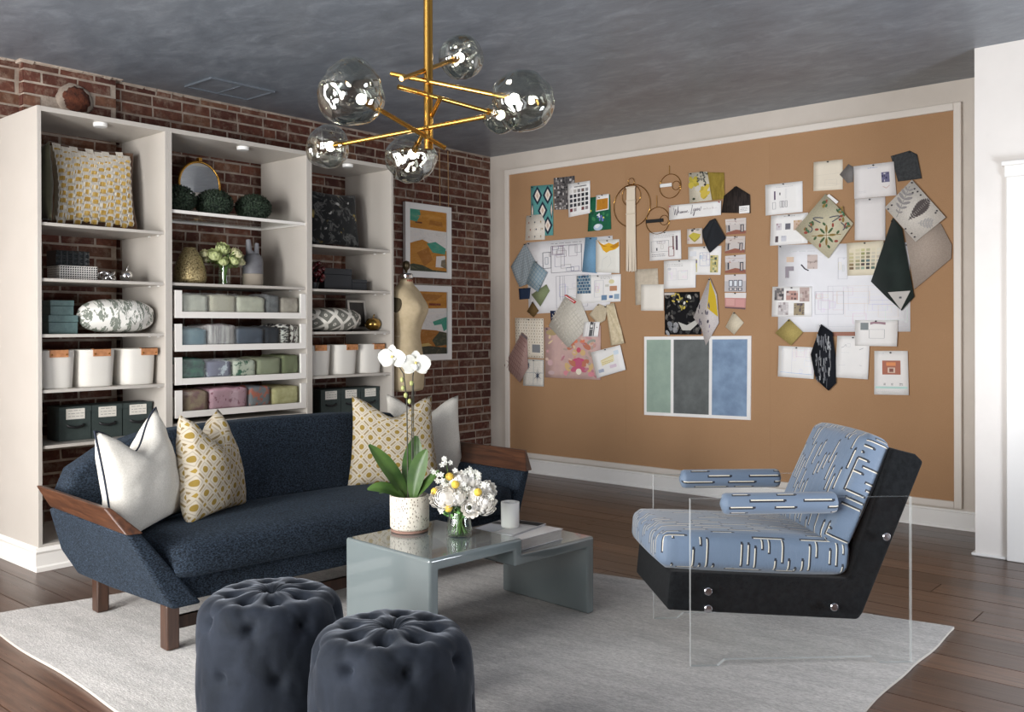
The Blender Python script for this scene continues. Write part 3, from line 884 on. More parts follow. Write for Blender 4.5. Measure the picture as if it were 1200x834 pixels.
p = Pr(14).rect(.4, .02, .62, .98, S(96, 96, 98)).rect(.66, .05, .72, .95, DG).line([(.42, .5), (.6, .5)], .03, WH).rect(.45, .62, .58, .8, WH).rect(.0, .0, 1, .04, LG).line([(.28, .95), (.26, .05)], .02, LG)
sheet('stripecard', 'sample_card', 'small white card with black and grey blocks above the pink floral print', 'sample card', 7, WH, p)
# --- bottom left
p = Pr(15)
pk, rd, ye, gy = S(196, 98, 126), S(192, 120, 96), S(212, 180, 128), S(158, 160, 150)
for sgn in (-1, 1):
    c = .62
    p.ell(c+sgn*.10, .30, .10, .06, rd, 10, sgn*.7).ell(c+sgn*.2, .22, .09, .05, ye, 10, sgn*1.2).ell(c+sgn*.08, .18, .07, .05, pk, 10, -sgn*.5).ell(c+sgn*.22, .10, .06, .05, S(214, 140, 150), 10, sgn*.4)
    p.ell(c+sgn*.14, .62, .09, .05, rd, 10, -sgn*.8).ell(c+sgn*.22, .70, .08, .045, gy, 10, sgn*.4).ell(c+sgn*.07, .50, .05, .06, ye, 10, sgn*.3).ell(c+sgn*.06, .72, .05, .04, S(220, 130, 100), 10)
    p.ell(c+sgn*.28, .42, .05, .03, S(206, 170, 170), 8, sgn)
p.leafs(.5, .5, 46, .045, .022, [S(196, 150, 150), S(216, 186, 170), S(206, 160, 140), S(180, 160, 150), S(220, 196, 160), S(190, 130, 140)], .92)
p.ell(.62, .30, .06, .11, pk).ell(.62, .36, .10, .035, S(204, 84, 124)).ell(.62, .14, .05, .06, S(240, 230, 210)).ell(.62, .55, .04, .05, S(200, 90, 110)).ell(.15, .9, .12, .06, S(170, 150, 110)).ell(.1, .3, .05, .06, S(206, 170, 172)).ell(.12, .1, .06, .04, S(196, 170, 170))
sheet('pinkfloral', 'fabric_swatch', 'large dusty pink print with mirrored rose and yellow flowers', 'fabric swatch', 3, cloth(S(206, 174, 166), S(196, 164, 160), 12), p, curl=0.002, pins=((.05, .97), (.95, .97)))
p = Pr(16)
for j in range(14):
    for i in range(11):
        if not (.55 < (i+.5)/11 < .92 and .1 < (j+.5)/14 < .36):
            p.rect((i+.25+.2*(j % 2))/11, (j+.3)/14, (i+.5+.2*(j % 2))/11, (j+.72)/14, (S(150, 130, 100), S(112, 106, 96), S(176, 156, 124))[(i*7+j*3) % 3])
p.rect(.6, .14, .88, .34, S(128, 130, 134))
sheet('dotted', 'wallpaper_sample', 'cream wallpaper sample with small dashes and a grey square', 'wallpaper sample', 3, S(226, 216, 200), p, curl=0.002)
p = Pr(17)
for k in range(12):
    t = k*PI/6
    p.poly([(.7+.02*math.cos(t+1.57), .4+.02*math.sin(t+1.57)), (.7+.23*math.cos(t)*(1 if k % 2 else .6), .4+.30*math.sin(t)*(1 if k % 2 else .6)), (.7-.02*math.cos(t+1.57), .4-.02*math.sin(t+1.57))], S(72, 78, 92))
    p.poly([(.22+.02*math.cos(t+1.57), .76+.02*math.sin(t+1.57)), (.22+.12*math.cos(t), .76+.2*math.sin(t)), (.22-.02*math.cos(t+1.57), .76-.02*math.sin(t+1.57))], S(90, 94, 104))
for f in (.02, .5, .97): p.line([(f, .02), (f, .98)], .02, S(170, 172, 172)).line([(.02, f), (.98, f)], .02, S(170, 172, 172))
sheet('star', 'fabric_swatch', 'off-white dyed swatch with a dark starburst at the bottom left', 'fabric swatch', 4, cloth(S(228, 222, 212)), p)
p = Pr(18)
for k in range(1, 9):
    f = k/9
    p.line([(.75-.72*f, .97-.60*f), (.98-.34*f, .88-.82*f)], .01, S(128, 92, 88))
for k in range(1, 7):
    f = k/7
    p.line([(.74+.22*f, .95-.1*f), (.04+.56*f, .32-.28*f)], .012, S(134, 98, 92))
p.poly([(.72, .99), (.80, .97), (.99, .89), (.97, .85), (.75, .94)], S(110, 100, 100))
sheet('pinkfab', 'fabric_swatch', 'dusty pink woven swatch hanging out over the left frame of the board', 'fabric swatch', 7, cloth(S(178, 146, 138)), p, quad=False, pins=())
p = Pr(19).poly([(.25, .6), (.72, .72), (.70, .46), (.27, .38)], S(236, 226, 188)).line([(.28, .58), (.7, .68)], .012, S(206, 178, 80)).text(.3, .66, .5, 2, .06, .02, S(200, 176, 96)).rect(.12, .16, .30, .28, S(170, 178, 196)).rect(.52, .22, .74, .34, S(222, 204, 216)).rect(.74, .68, .9, .84, S(214, 226, 236))
sheet('tilted', 'paper_sheet', 'white flyer with a pale yellow block, pinned at a tilt over the pink floral print', 'paper', 8, WH, p)
# --- middle
p = Pr(20)
p.leafs(.2, .7, 8, .10, .09, [S(196, 176, 70), S(176, 160, 60)], .25).leafs(.7, .3, 10, .12, .08, [S(206, 182, 76), S(186, 164, 60)], .35).leafs(.55, .8, 20, .035, .03, [S(58, 58, 54), S(90, 92, 84)], .35)
p.ell(.22, .12, .06, .04, S(60, 66, 48)).ell(.7, .55, .05, .04, S(50, 46, 44)).ell(.4, .45, .12, .1, S(206, 200, 190))
sheet('flor2', 'fabric_swatch', 'loose cream swatch with mustard leaves and black buds above the signed banner', 'fabric swatch', 3, cloth(S(220, 212, 192)), p, quad=False, pins=((.1, .96), (.6, .96)))
sheet('olivegold', 'fabric_swatch', 'olive gold cloth right beside the mustard leaf swatch', 'fabric swatch', 2, cloth(S(160, 138, 64), S(136, 116, 50), 12, (4, 1, 1)), None, quad=False, fold=0.008, nf=3)
p = Pr(21).rect(.62, .02, .97, .28, WH).text(.66, .9, .2, 3, .05, .014)
sheet('darkwood', 'veneer_sample', 'dark charcoal wood grain swatch with a white label right of the banner', 'fabric swatch', 4, cloth(S(64, 56, 52), S(38, 34, 34), 14, (7, 1, 1)), p, quad=False, pins=((.48, .95),))
# banner with a handwritten name
p = Pr(22)
ink = S(96, 86, 100)
def script(strokes, w=.008):
    for st in strokes:
        q = []
        for i in range(len(st)-1):   # Catmull-Rom smoothing of the pen stroke
            p0, p1, p2, p3 = st[max(i-1, 0)], st[i], st[i+1], st[min(i+2, len(st)-1)]
            for k in range(4):
                t = k/4
                q.append(tuple(0.5*((2*p1[a])+(-p0[a]+p2[a])*t+(2*p0[a]-5*p1[a]+4*p2[a]-p3[a])*t*t+(-p0[a]+3*p1[a]-3*p2[a]+p3[a])*t**3) for a in (0, 1)))
        q.append(st[-1])
        u = [(a, b) for a, b in q]
        p.line(u, w, ink)
script([[(.09, .82), (.105, .55), (.11, .30), (.125, .55), (.135, .72), (.14, .40), (.155, .28), (.17, .55), (.185, .88)],
        [(.185, .90), (.18, .55), (.175, .38), (.19, .52), (.205, .54), (.21, .40), (.225, .40), (.235, .50)],
        [(.235, .50), (.245, .52), (.24, .40), (.255, .40), (.265, .52), (.27, .40), (.28, .50), (.292, .51), (.295, .40), (.31, .42), (.315, .51), (.328, .51), (.33, .40), (.345, .42)],
        [(.345, .44), (.365, .50), (.36, .55), (.35, .47), (.355, .40), (.375, .40), (.40, .46)],
        [(.465, .90), (.45, .62), (.435, .36), (.43, .28), (.445, .32), (.47, .40)],
        [(.485, .62), (.48, .48), (.495, .46), (.515, .64), (.505, .38), (.49, .16), (.478, .14), (.49, .32), (.52, .50)],
        [(.53, .60), (.535, .46), (.55, .62), (.56, .64), (.56, .48), (.575, .52), (.59, .64), (.595, .48), (.61, .46), (.625, .64), (.635, .74)]])
ink = S(196, 188, 186)
script([[(.67, .58), (.68, .50), (.69, .58), (.70, .50), (.71, .57), (.72, .50), (.735, .55), (.75, .62), (.75, .50), (.77, .54), (.785, .50), (.80, .57), (.81, .50), (.83, .55), (.85, .64), (.85, .5), (.87, .55), (.89, .5), (.91, .57), (.93, .52)]], .006)
sheet('banner', 'name_banner', 'long white strip with a handwritten name in dark script', 'banner', 6, WH, p, curl=0.003, pins=((.02, .92), (.97, .92)), pinc='red')
p = Pr(23).text(.1, .8, .86, 2, .06, .015, MG).plan(.06, .3, .62, .68, 5, .008, MG).rect(.74, .35, .78, .82, S(120, 90, 90)).rect(.84, .32, .9, .82, S(100, 84, 96)).text(.08, .5, .2, 2, .06, .02, MG).frame(.62, .12, .78, .45, .02, S(150, 100, 100)).rect(.22, .34, .26, .44, DG)
sheet('paper33', 'drawing_sheet', 'white elevation drawing under the brass ring with the black bar', 'drawing', 2, PAPER, p)
p = Pr(24).poly([(.1, .55), (.4, .75), (.9, .6), (.75, .3), (.5, .1), (.25, .3)], S(196, 180, 70)).ell(.5, .45, .16, .14, S(226, 214, 120)).ell(.35, .88, .09, .09, S(90, 90, 90)).ell(.7, .9, .12, .06, S(150, 150, 140)).line([(.15, .5), (.5, .15), (.85, .45)], .04, S(130, 124, 80)).ell(.1, .3, .06, .08, S(190, 160, 160))
sheet('yellowcard', 'art_card', 'small square card with an abstract yellow flower below the banner', 'card', 3, S(222, 210, 200), p)
sheet('blackfab', 'fabric_swatch', 'black cloth swatch hung by a corner under the banner', 'fabric swatch', 6, cloth(S(44, 46, 50)), None, quad=False, fold=0.012, nf=3)
pals = [[S(214, 206, 202), S(170, 160, 160), S(120, 110, 110), S(200, 180, 170)], [S(206, 196, 190), S(150, 130, 124), S(180, 120, 110), S(90, 84, 90)], [S(210, 204, 204), S(176, 166, 168), S(80, 84, 96), S(190, 150, 140)], [S(214, 206, 206), S(60, 66, 82), S(86, 92, 108), S(160, 150, 150)], [S(200, 150, 144), S(214, 176, 168), S(180, 130, 126), S(220, 206, 200)]]
pi = 0
for key, lab in (('pa', 'topmost printed room photo of the narrow column right of the black swatch'), ('pb', 'second printed room photo from the top of the narrow column'), ('pc', 'third printed room photo from the top, grey room with a dark doorway'), ('pd', 'fourth printed room photo from the top, with a dark window grid'), ('pe', 'lowest printed room photo of the column, rose pink walls')):
    p = Pr(30+pi)
    p.rect(0, .62, 1, 1, pals[pi][0])
    if key == 'pd':
        p.rect(0, .0, 1, .62, S(190, 186, 188))
        for a in (.2, .42, .64):
            p.rect(a, .3, a+.19, .68, S(60, 68, 84)).rect(a+.03, .33, a+.16, .64, S(222, 226, 232)).rect(a, .06, a+.19, .24, S(70, 76, 92)).rect(a+.04, .09, a+.15, .21, S(214, 206, 204))
    elif key == 'pe':
        p.rect(0, .1, 1, .68, S(196, 142, 138)).rect(.06, .2, .46, .62, S(210, 160, 154)).rect(.52, .16, .94, .6, S(206, 152, 148)).rect(0, 0, 1, .1, S(110, 84, 86)).rect(0, .68, 1, 1, S(226, 220, 218))
    else:
        p.poly([(0, .0), (1, 0), (1, .18), (.5, .28), (0, .12)], S(150, 96, 80)).rect(.12, .2, .2, .6, S(70, 70, 80)).rect(.72, .12, .9, .6, (S(60, 64, 76))).rect(.77, .15, .86, .55, S(190, 176, 170)).leafs(.45, .75, 5, .07, .03, [pals[pi][1], pals[pi][3]], .5).line([(.05, .86), (.9, .8)], .015, S(186, 150, 140))
    sheet(key, 'photo_print', lab, 'photo', 1+pi % 2, S(206, 198, 194), p, group='column of printed room photos')
    pi += 1
p = Pr(36).text(.1, .6, .85, 2, .06, .012).plan(.45, .3, .75, .62, 4, .008, LG).plan(.12, .3, .4, .7, 5, .006, S(214, 210, 220)).ell(.18, .7, .06, .05, LG)
sheet('s37', 'drawing_sheet', 'blank-looking white drawing overlapping the elevation drawing from below', 'drawing', 4, WH, p)
p = Pr(37).plan(.36, .32, .66, .78, 6, .008, S(150, 160, 190)).photo(.05, .10, .28, .55, [S(206, 196, 120), S(110, 100, 130), S(196, 190, 190), S(60, 60, 70)], 5, 6).photo(.68, .08, .92, .68, [S(196, 182, 120), S(150, 160, 120), S(70, 90, 84), S(214, 206, 160)], 4, 7).rect(.06, .66, .26, .84, S(224, 226, 230))
sheet('s38', 'mood_sheet', 'white mood sheet with two yellow patterned patches', 'mood board', 2, WH, p)
sheet('b39', 'sample_board', 'beige textured board behind the blank white square', 'sample board', 1, cloth(S(206, 194, 176), S(190, 178, 160), 30), None, curl=0, thick=0.003, pins=())
sheet('b40', 'sample_board', 'blank white square board below the fringed hanging', 'sample board', 4, S(236, 230, 220), None, curl=0, thick=0.003, pins=())
p = Pr(38)
p.leafs(.5, .5, 60, .05, .03, [S(70, 68, 66), S(96, 92, 88), S(46, 46, 46)], .9).leafs(.3, .78, 10, .05, .02, [S(190, 170, 80), S(150, 140, 70)], .4).leafs(.6, .72, 6, .04, .03, [S(206, 184, 70), S(210, 208, 200)], .4).leafs(.2, .15, 8, .06, .06, [S(120, 122, 126), S(150, 150, 152)], .25)
p.poly([(.38, .30), (.62, .22), (.95, .38), (.98, .30), (.72, .10), (.5, .10)], S(186, 184, 178)).line([(.45, .12), (.6, .2), (.9, .3)], .02, S(120, 118, 116)).rect(.0, .93, .3, .99, S(190, 182, 176))
sheet('blackflor', 'fabric_swatch', 'black floral print with dark leaves, yellow sprigs and a grey bird wing', 'fabric swatch', 1, cloth(S(26, 26, 28)), p, curl=0.002, pins=((.4, .97),))
p = Pr(39)
p.poly([(.66, .97), (.88, .72), (.97, .42), (.55, .55)], S(200, 170, 40)).leafs(.42, .4, 18, .03, .02, [S(86, 80, 100), S(150, 140, 160), S(60, 56, 70)], .45)
sheet('scarf', 'fabric_swatch', 'folded scarf-like swatch, yellow above and grey sprigs below', 'fabric swatch', 6, cloth(S(212, 204, 202)), p, quad=False, pins=((.64, .97),))
sheet('diamond', 'fabric_swatch', 'small cream diamond swatch above the three-colour board', 'fabric swatch', 2, cloth(S(222, 210, 186)), None, quad=False, pins=((.5, .93),))
# painted sample board with three panels
t = thing('paint_sample_board', 'white board with three painted panels, sage green, charcoal and blue', 'paint sample', (2.058, BOARD_Y-0.003, 0.885))
Q = [(a/1000-2.058, b/1000-0.885) for a, b in SH['cboard']]
def CQ(u, v, y):
    (x0, z0), (x1, z1), (x2, z2), (x3, z3) = Q
    return ((x3*(1-u)+x2*u)*(1-v)+(x0*(1-u)+x1*u)*v, y, (z3*(1-u)+z2*u)*(1-v)+(z0*(1-u)+z1*u)*v)
def slab(u0, v0, u1, v1, ya, yb):
    lo = [CQ(u0, v0, yb), CQ(u1, v0, yb), CQ(u1, v1, yb), CQ(u0, v1, yb)]; hi = [CQ(u0, v0, ya), CQ(u1, v0, ya), CQ(u1, v1, ya), CQ(u0, v1, ya)]
    return MB().hexa(lo, hi)
obj('backing_board', slab(0, 0, 1, 1, 0.002, -0.008), M['paper'], t)
for (u0, u1, c1, c2, lb) in ((.026, .265, S(140, 160, 148), S(152, 172, 158), 'sage green painted panel'), (.294, .628, S(86, 90, 90), S(104, 108, 108), 'charcoal painted panel'), (.657, .968, S(112, 134, 162), S(134, 158, 186), 'blue painted panel')):
    o = obj('paint_panel', slab(u0, .04, u1, .96, -0.008, -0.0095), simple('plaster_paint', c1, c2, 9, 0.7, detail=6), t); o['label'] = lb
# --- right cluster
p = Pr(40).text(.3, .75, .87, 1, h=.015, c=LG).rect(.24, .48, .28, .76, S(90, 70, 100)).ell(.40, .66, .015, .05, BK).frame(.2, .18, .28, .40, .01, MG)
for a in (.40, .46, .54): p.frame(a, .22, a+.05, .42, .01, S(110, 106, 116))
p.frame(.55, .5, .58, .8, .006, LG)
sheet('s45', 'furniture_sheet', 'white sheet with tiny furniture pictures, highest at the left of the right group', 'paper', 2, WH, p)
p = Pr(41).line([(.05, .52), (.95, .56)], .006, S(206, 198, 186)).frame(.4, .15, .8, .35, .006, S(206, 198, 186)).line([(.5, .25), (.9, .18)], .006, S(196, 190, 180))
sheet('s46', 'note_sheet', 'creased cream note sheet, top of the right group', 'note', 1, S(232, 222, 204), p)
sheet('hexgrey', 'fabric_swatch', 'small grey six-sided chip beside the cream note sheet', 'fabric swatch', 2, cloth(S(132, 128, 126)), None, quad=False, pins=())
p = Pr(42).text(.35, .65, .93, 1, h=.012).photo(.15, .5, .30, .72, [S(206, 200, 204), S(160, 130, 140), S(220, 216, 220)], 3, 3).rect(.4, .5, .54, .7, S(110, 108, 118)).photo(.62, .46, .84, .78, [S(206, 180, 160), S(170, 130, 100), S(190, 160, 120)], 4, 4).photo(.14, .1, .22, .3, [S(90, 80, 84), S(120, 110, 116)], 2, 2).photo(.3, .12, .44, .3, [S(206, 206, 214), S(180, 180, 190)], 3, 3)
sheet('s48', 'mood_sheet', 'white mood sheet with small swatch pictures left of the tile-patterned cloth', 'mood board', 3, WH, p)
p = Pr(43)
gn, rdm, ol = S(70, 96, 62), S(150, 70, 56), S(140, 116, 60)
for k in range(8):
    t_ = k*PI/4
    p.ell(.55+.10*math.cos(t_), .36+.10*math.sin(t_), .06, .02, gn if k % 2 else ol, 8, t_).ell(.55+.2*math.cos(t_+.2), .36+.18*math.sin(t_+.2), .035, .02, rdm if k % 2 else gn, 8, t_+.8)
p.ell(.55, .36, .03, .03, S(224, 216, 196))
for (u, v) in ((.55, .86), (.82, .62), (.78, .72), (.3, .56), (.18, .46), (.9, .5)): p.leafs(u, v, 6, .03, .02, [gn, rdm, ol, S(60, 110, 80)], .09)
for sgn in (-1, 1):
    q = [(.55+sgn*(.1+.13*math.sin(k*.5)), .56+.035*k-.012*k*k*.3) for k in range(8)]
    p.line(q, .016, S(84, 88, 98))
    p.line([(.55+sgn*.28+.04*math.sin(k), .42+.03*k) for k in range(5)], .016, S(84, 88, 98))
p.line([(.55, .2), (.55, .52)], .01, ol).line([(.3, .36), (.8, .36)], .01, ol)
p.poly([(.56, .97), (.60, .99), (.76, .86), (.72, .83)], WH)
sheet('medal', 'fabric_swatch', 'cream cloth with a green and rust tile medallion, hung as a diamond', 'fabric swatch', 8, cloth(S(214, 206, 178)), p, quad=False, pins=())
p = Pr(44).text(.35, .6, .88, 1, h=.016, c=S(150, 160, 200)).photo(.68, .42, .87, .72, [S(110, 108, 140), S(190, 180, 150), S(60, 60, 90), S(214, 210, 214)], 4, 4).line([(.7, .3), (.78, .24), (.86, .32)], .012, S(196, 150, 140)).text(.12, .3, .2, 2, .04, .008, LG)
sheet('s50', 'mood_sheet', 'white sheet with one small dark picture, in front of the charcoal cloth', 'mood board', 3, S(238, 234, 233), p)
sheet('s51', 'paper_sheet', 'blank pale sheet right below the sheet with one small dark picture', 'paper', 2, S(234, 230, 229), Pr(45).text(.2, .5, .93, 1, h=.006, c=LG))
sheet('charcoal', 'fabric_swatch', 'charcoal cloth swatch near the top right corner of the board', 'fabric swatch', 1, cloth(S(72, 74, 76), S(58, 60, 62), 60), None, quad=False, fold=0.012, nf=2)
p = Pr(46)
def frond(a, b, n, L, c, w=.012):
    d = Vector((b[0]-a[0], b[1]-a[1])); pp = Vector((-d.y, d.x)).normalized()
    p.line([a, b], w, c)
    for i in range(n):
        q = Vector(a)+d*(i+1)/(n+1); l = L*math.sin(PI*(i+1.3)/(n+2))
        for sg in (-1, 1):
            e = q+pp*sg*l+d.normalized()*l*.6; mid = (q+e)/2
            p.ell(mid.x, mid.y, l*.55, l*.16+.004, c, 8, math.atan2(e.y-q.y, e.x-q.x))
frond((.20, .42), (.42, .90), 6, .13, S(150, 146, 146))
frond((.40, .36), (.74, .66), 12, .11, S(84, 76, 76), .014)
frond((.55, .30), (.80, .28), 5, .09, S(176, 172, 170))
for (u, v) in ((.5, .85), (.55, .8), (.47, .79), (.86, .47), (.84, .44), (.45, .14), (.5, .08), (.35, .22), (.06, .56), (.12, .62), (.6, .74)): p.ell(u, v, .018, .014, S(66, 62, 64), 8)
sheet('fern', 'fabric_swatch', 'white cloth printed with grey fern fronds, hung as a diamond at the right', 'fabric swatch', 9, cloth(S(230, 224, 216)), p, quad=False, pins=((.46, .95),))
p = Pr(47).poly([(.40, .20), (.92, .21), (.70, .01)], S(196, 192, 188)).rect(.66, .13, .72, .15, DG)
sheet('blackgreen', 'fabric_swatch', 'long near-black green velvet swatch with a pale folded tip', 'fabric swatch', 7, simple('dark_green_velvet', S(30, 44, 40), S(22, 34, 32), 10, 0.8, sheen=0.2), p, quad=False, pins=((.5, .96),))
sheet('felt', 'fabric_swatch', 'thick oatmeal felt swatch under the fern print', 'fabric swatch', 4, cloth(S(184, 170, 158), S(170, 156, 146), 140), None, quad=False, thick=0.004, pins=())
p = Pr(48)
p.chips(.06, .15, .42, .8, 2, 6, [S(226, 216, 190), S(220, 212, 180), S(206, 196, 160), S(214, 204, 176), S(200, 192, 150), S(206, 200, 176), S(190, 180, 140), S(176, 168, 130), S(150, 130, 96), S(150, 150, 120), S(120, 100, 76), S(160, 160, 140)], .3)
p.chips(.40, .15, .98, .8, 4, 6, [S(206, 202, 150), S(190, 186, 150), S(224, 216, 190), S(226, 220, 200), S(160, 160, 110), S(150, 146, 120), S(214, 206, 186), S(220, 214, 196), S(170, 164, 130), S(140, 130, 110), S(206, 200, 184), S(196, 186, 170), S(86, 104, 90), S(100, 120, 120), S(190, 190, 170), S(206, 200, 190), S(92, 76, 74), S(84, 84, 86), S(160, 156, 140), S(190, 184, 176), S(150, 170, 150), S(70, 70, 70), S(96, 120, 110), S(150, 140, 136)], .3)
sheet('ccard', 'colour_card', 'cream paint card with rows of green and brown chips', 'colour card', 5, S(232, 222, 198), p)
p = Pr(49)
p.plan(.40, .06, .98, .52, 16, .003, S(206, 206, 212)).plan(.30, .2, .52, .46, 8, .003, S(196, 196, 204)).plan(.48, .6, .55, .84, 3, .003, S(206, 206, 212)).rect(.07, .80, .13, .86, S(214, 190, 170)).poly([(.06, .62), (.09, .62), (.09, .70), (.13, .70), (.13, .75), (.06, .75)], S(150, 142, 150)).photo(.24, .72, .32, .88, [S(206, 190, 184), S(190, 170, 160), S(150, 120, 116)], 4, 5).line([(.19, .77), (.22, .72), (.25, .70)], .012, S(60, 56, 66)).text(.1, .3, .92, 1, h=.006, c=LG)
sheet('planR', 'drawing_sheet', 'largest white plan drawing, in the middle of the right group', 'drawing', 1, S(238, 238, 242), p, curl=0.001, pins=((.02, .98), (.98, .97), (.02, .3)))
sheet('ribbon', 'ribbon_sample', 'narrow rust brown ribbon under the largest plan drawing', 'ribbon', 1, S(160, 112, 96), None, curl=0, pins=())
p = Pr(50)
pal = [S(110, 106, 106), S(160, 150, 146), S(80, 76, 78), S(190, 180, 176)]
p.photo(.06, .55, .30, .95, pal, 4, 4).photo(.36, .55, .66, .86, [S(190, 150, 140), S(206, 186, 180), S(110, 90, 90)], 5, 4).photo(.70, .50, .94, .97, [S(190, 170, 164), S(160, 140, 136), S(206, 196, 190)], 4, 4).photo(.16, .06, .42, .48, [S(196, 190, 190), S(160, 150, 150), S(216, 210, 210)], 4, 4).photo(.56, .05, .82, .45, [S(160, 146, 120), S(120, 106, 90), S(96, 84, 90)], 4, 4)
sheet('s58', 'mood_sheet', 'white sheet with five small room photos left of the largest drawing', 'mood board', 4, WH, p)
sheet('olive', 'fabric_swatch', 'olive gold diamond swatch below the sheet with five room photos', 'fabric swatch', 6, cloth(S(178, 160, 100), S(166, 148, 90), 90), None, quad=False, pins=((.5, .93),))
p = Pr(51)
for i in range(60):
    u, v = .22+.56*p.r.random(), .16+.70*p.r.random()
    L_ = .04+.10*p.r.random()
    p.line([(u, v), (u+.03*(p.r.random()-.5), v-L_*.5), (u+.05*(p.r.random()-.3), v-L_)], .012+.04*p.r.random(), p.r.choice([S(110, 112, 118), S(170, 172, 174), S(74, 76, 82), S(140, 142, 146)]))
sheet('marble', 'fabric_swatch', 'black cloth with white marbled streaks hanging below the largest drawing', 'fabric swatch', 8, cloth(S(34, 36, 42)), p, quad=False, pins=((.4, .97),), pinc='clear')
p = Pr(52).plan(.38, .14, .96, .92, 12, .005, S(206, 206, 220)).line([(.06, .16), (.96, .13)], .012, S(170, 190, 220)).line([(.12, .1), (.12, .95)], .006, S(214, 220, 232))
sheet('s61', 'drawing_sheet', 'small white plan at the lower left of the right group', 'drawing', 3, WH, p)
p = Pr(53).line([(.15, .72), (.22, .74), (.28, .80), (.30, .74)], .008, MG).line([(.7, .68), (.78, .70), (.82, .72)], .01, MG).line([(.72, .32), (.8, .30)], .01, LG).frame(.33, .74, .42, .82, .006, LG).text(.15, .4, .6, 1, h=.006, c=LG).text(.1, .3, .3, 1, h=.006, c=LG)
sheet('s62', 'drawing_sheet', 'white sheet with faint pencil sketches right of the black marbled cloth', 'drawing', 4, WH, p)
p = Pr(54).rect(.13, .62, .32, .9, S(132, 140, 142)).poly([(.36, .82), (.36, .92), (.46, .94), (.72, .92), (.72, .82), (.6, .85), (.45, .86)], S(160, 130, 140)).frame(.34, .3, .70, .64, .008, MG)
sheet('s63', 'furniture_sheet', 'white sheet with a grey square and a dusty pink valance picture', 'paper', 6, WH, p)
p = Pr(55).text(.08, .3, .94, 1, h=.01, c=LG).rect(.24, .46, .78, .78, S(176, 112, 92)).rect(.36, .66, .64, .74, S(226, 150, 100)).rect(.40, .50, .62, .62, S(220, 196, 180)).rect(.45, .52, .57, .6, S(140, 90, 80)).text(.28, .34, .25, 2, .03, .012, DG).text(.5, .56, .25, 2, .03, .012, DG).text(.74, .84, .25, 2, .03, .012, DG).rect(.04, .14, .97, .19, S(190, 222, 216)).text(.1, .9, .1, 2, .03, .008, LG)
sheet('s64', 'advert_sheet', 'white leaflet with a terracotta room picture, lowest at the right', 'leaflet', 3, WH, p)

# brass ring hangings
def ring(b, cx, cz, r, w=0.0022, sx=1.0):
    b.tube([(cx+r*sx*math.cos(2*PI*k/36), 0, cz+r*math.sin(2*PI*k/36)) for k in range(37)], w, 6, cap=False)
t = thing('fringed_hanging', 'cream yarn tassel hanging through two brass hoops', 'wall hanging', (1.503, BOARD_Y-0.014, 2.408))
b = MB(); ring(b, 0, 0.005, 0.028); obj('top_ring', b, M['brass'], t, 60)
b = MB(); ring(b, 0.0, -0.105, 0.085); obj('hoop', b, M['brass'], t, 60)
b = MB(); ring(b, 0.005, -0.185, 0.168, 0.0028); obj('hoop', b, M['brass'], t, 60)
b = MB(); fr_ = random.Random(4)
for i in range(13):
    x = -0.038+0.0063*i
    b.tube([(x*0.9, -.004, -0.035), (x, -.006, -0.2), (x*1.05, -.005, -0.45), (x*1.08+fr_.uniform(-.004, .004), -.003, -0.70-fr_.random()*0.01)], 0.0036, 5)
obj('tassel_yarn', b, simple('cream_yarn', S(226, 214, 196), None, 1, 0.9), t, 60)
yb_ = simple('cream_yarn_binding', S(216, 202, 182), None, 1, 0.9)
for z in (-.04, -.145, -.25): obj('yarn_binding', MB().box(-.043, .043, -.012, -.002, z-.006, z+.006), yb_, t)
for (cx, cz, r, st, bx0, bx1, bz, mt, lb) in ((1.848, 2.343, 0.092, 2.502, -.084, .016, .010, 'white', 'brass ring hanging with a white bar'), (1.737, 2.087, 0.104, 2.283, -.100, .050, .0, 'black', 'brass ring hanging with a black bar above the elevation drawing')):
    t = thing('ring_hanging', lb, 'wall hanging', (cx, BOARD_Y-0.008, cz))
    b = MB(); ring(b, 0, 0, r, 0.0026); obj('hoop', b, M['brass'], t, 60)
    b = MB(); ring(b, r*0.55, 0.0, r*0.36, 0.002); obj('small_hoop', b, M['brass'], t, 60)
    b = MB().tube([(-.006, 0, r), (-.006, 0, st-cz)], 0.0022, 6); obj('hanging_rod', b, M['brass'], t, 60)
    b = MB().box(bx0, bx1, -.01, .004, bz-.013, bz+.013); obj('bar', b, M[mt], t, bevel=0.002)

# ================================================================== shared soft shapes
def superloop(w, d, n, e=4.0):
    q = []
    for k in range(n):
        t = 2*PI*k/n; c, s = math.cos(t), math.sin(t)
        q.append((w/2*math.copysign(abs(c)**(2/e), c), d/2*math.copysign(abs(s)**(2/e), s)))
    return q

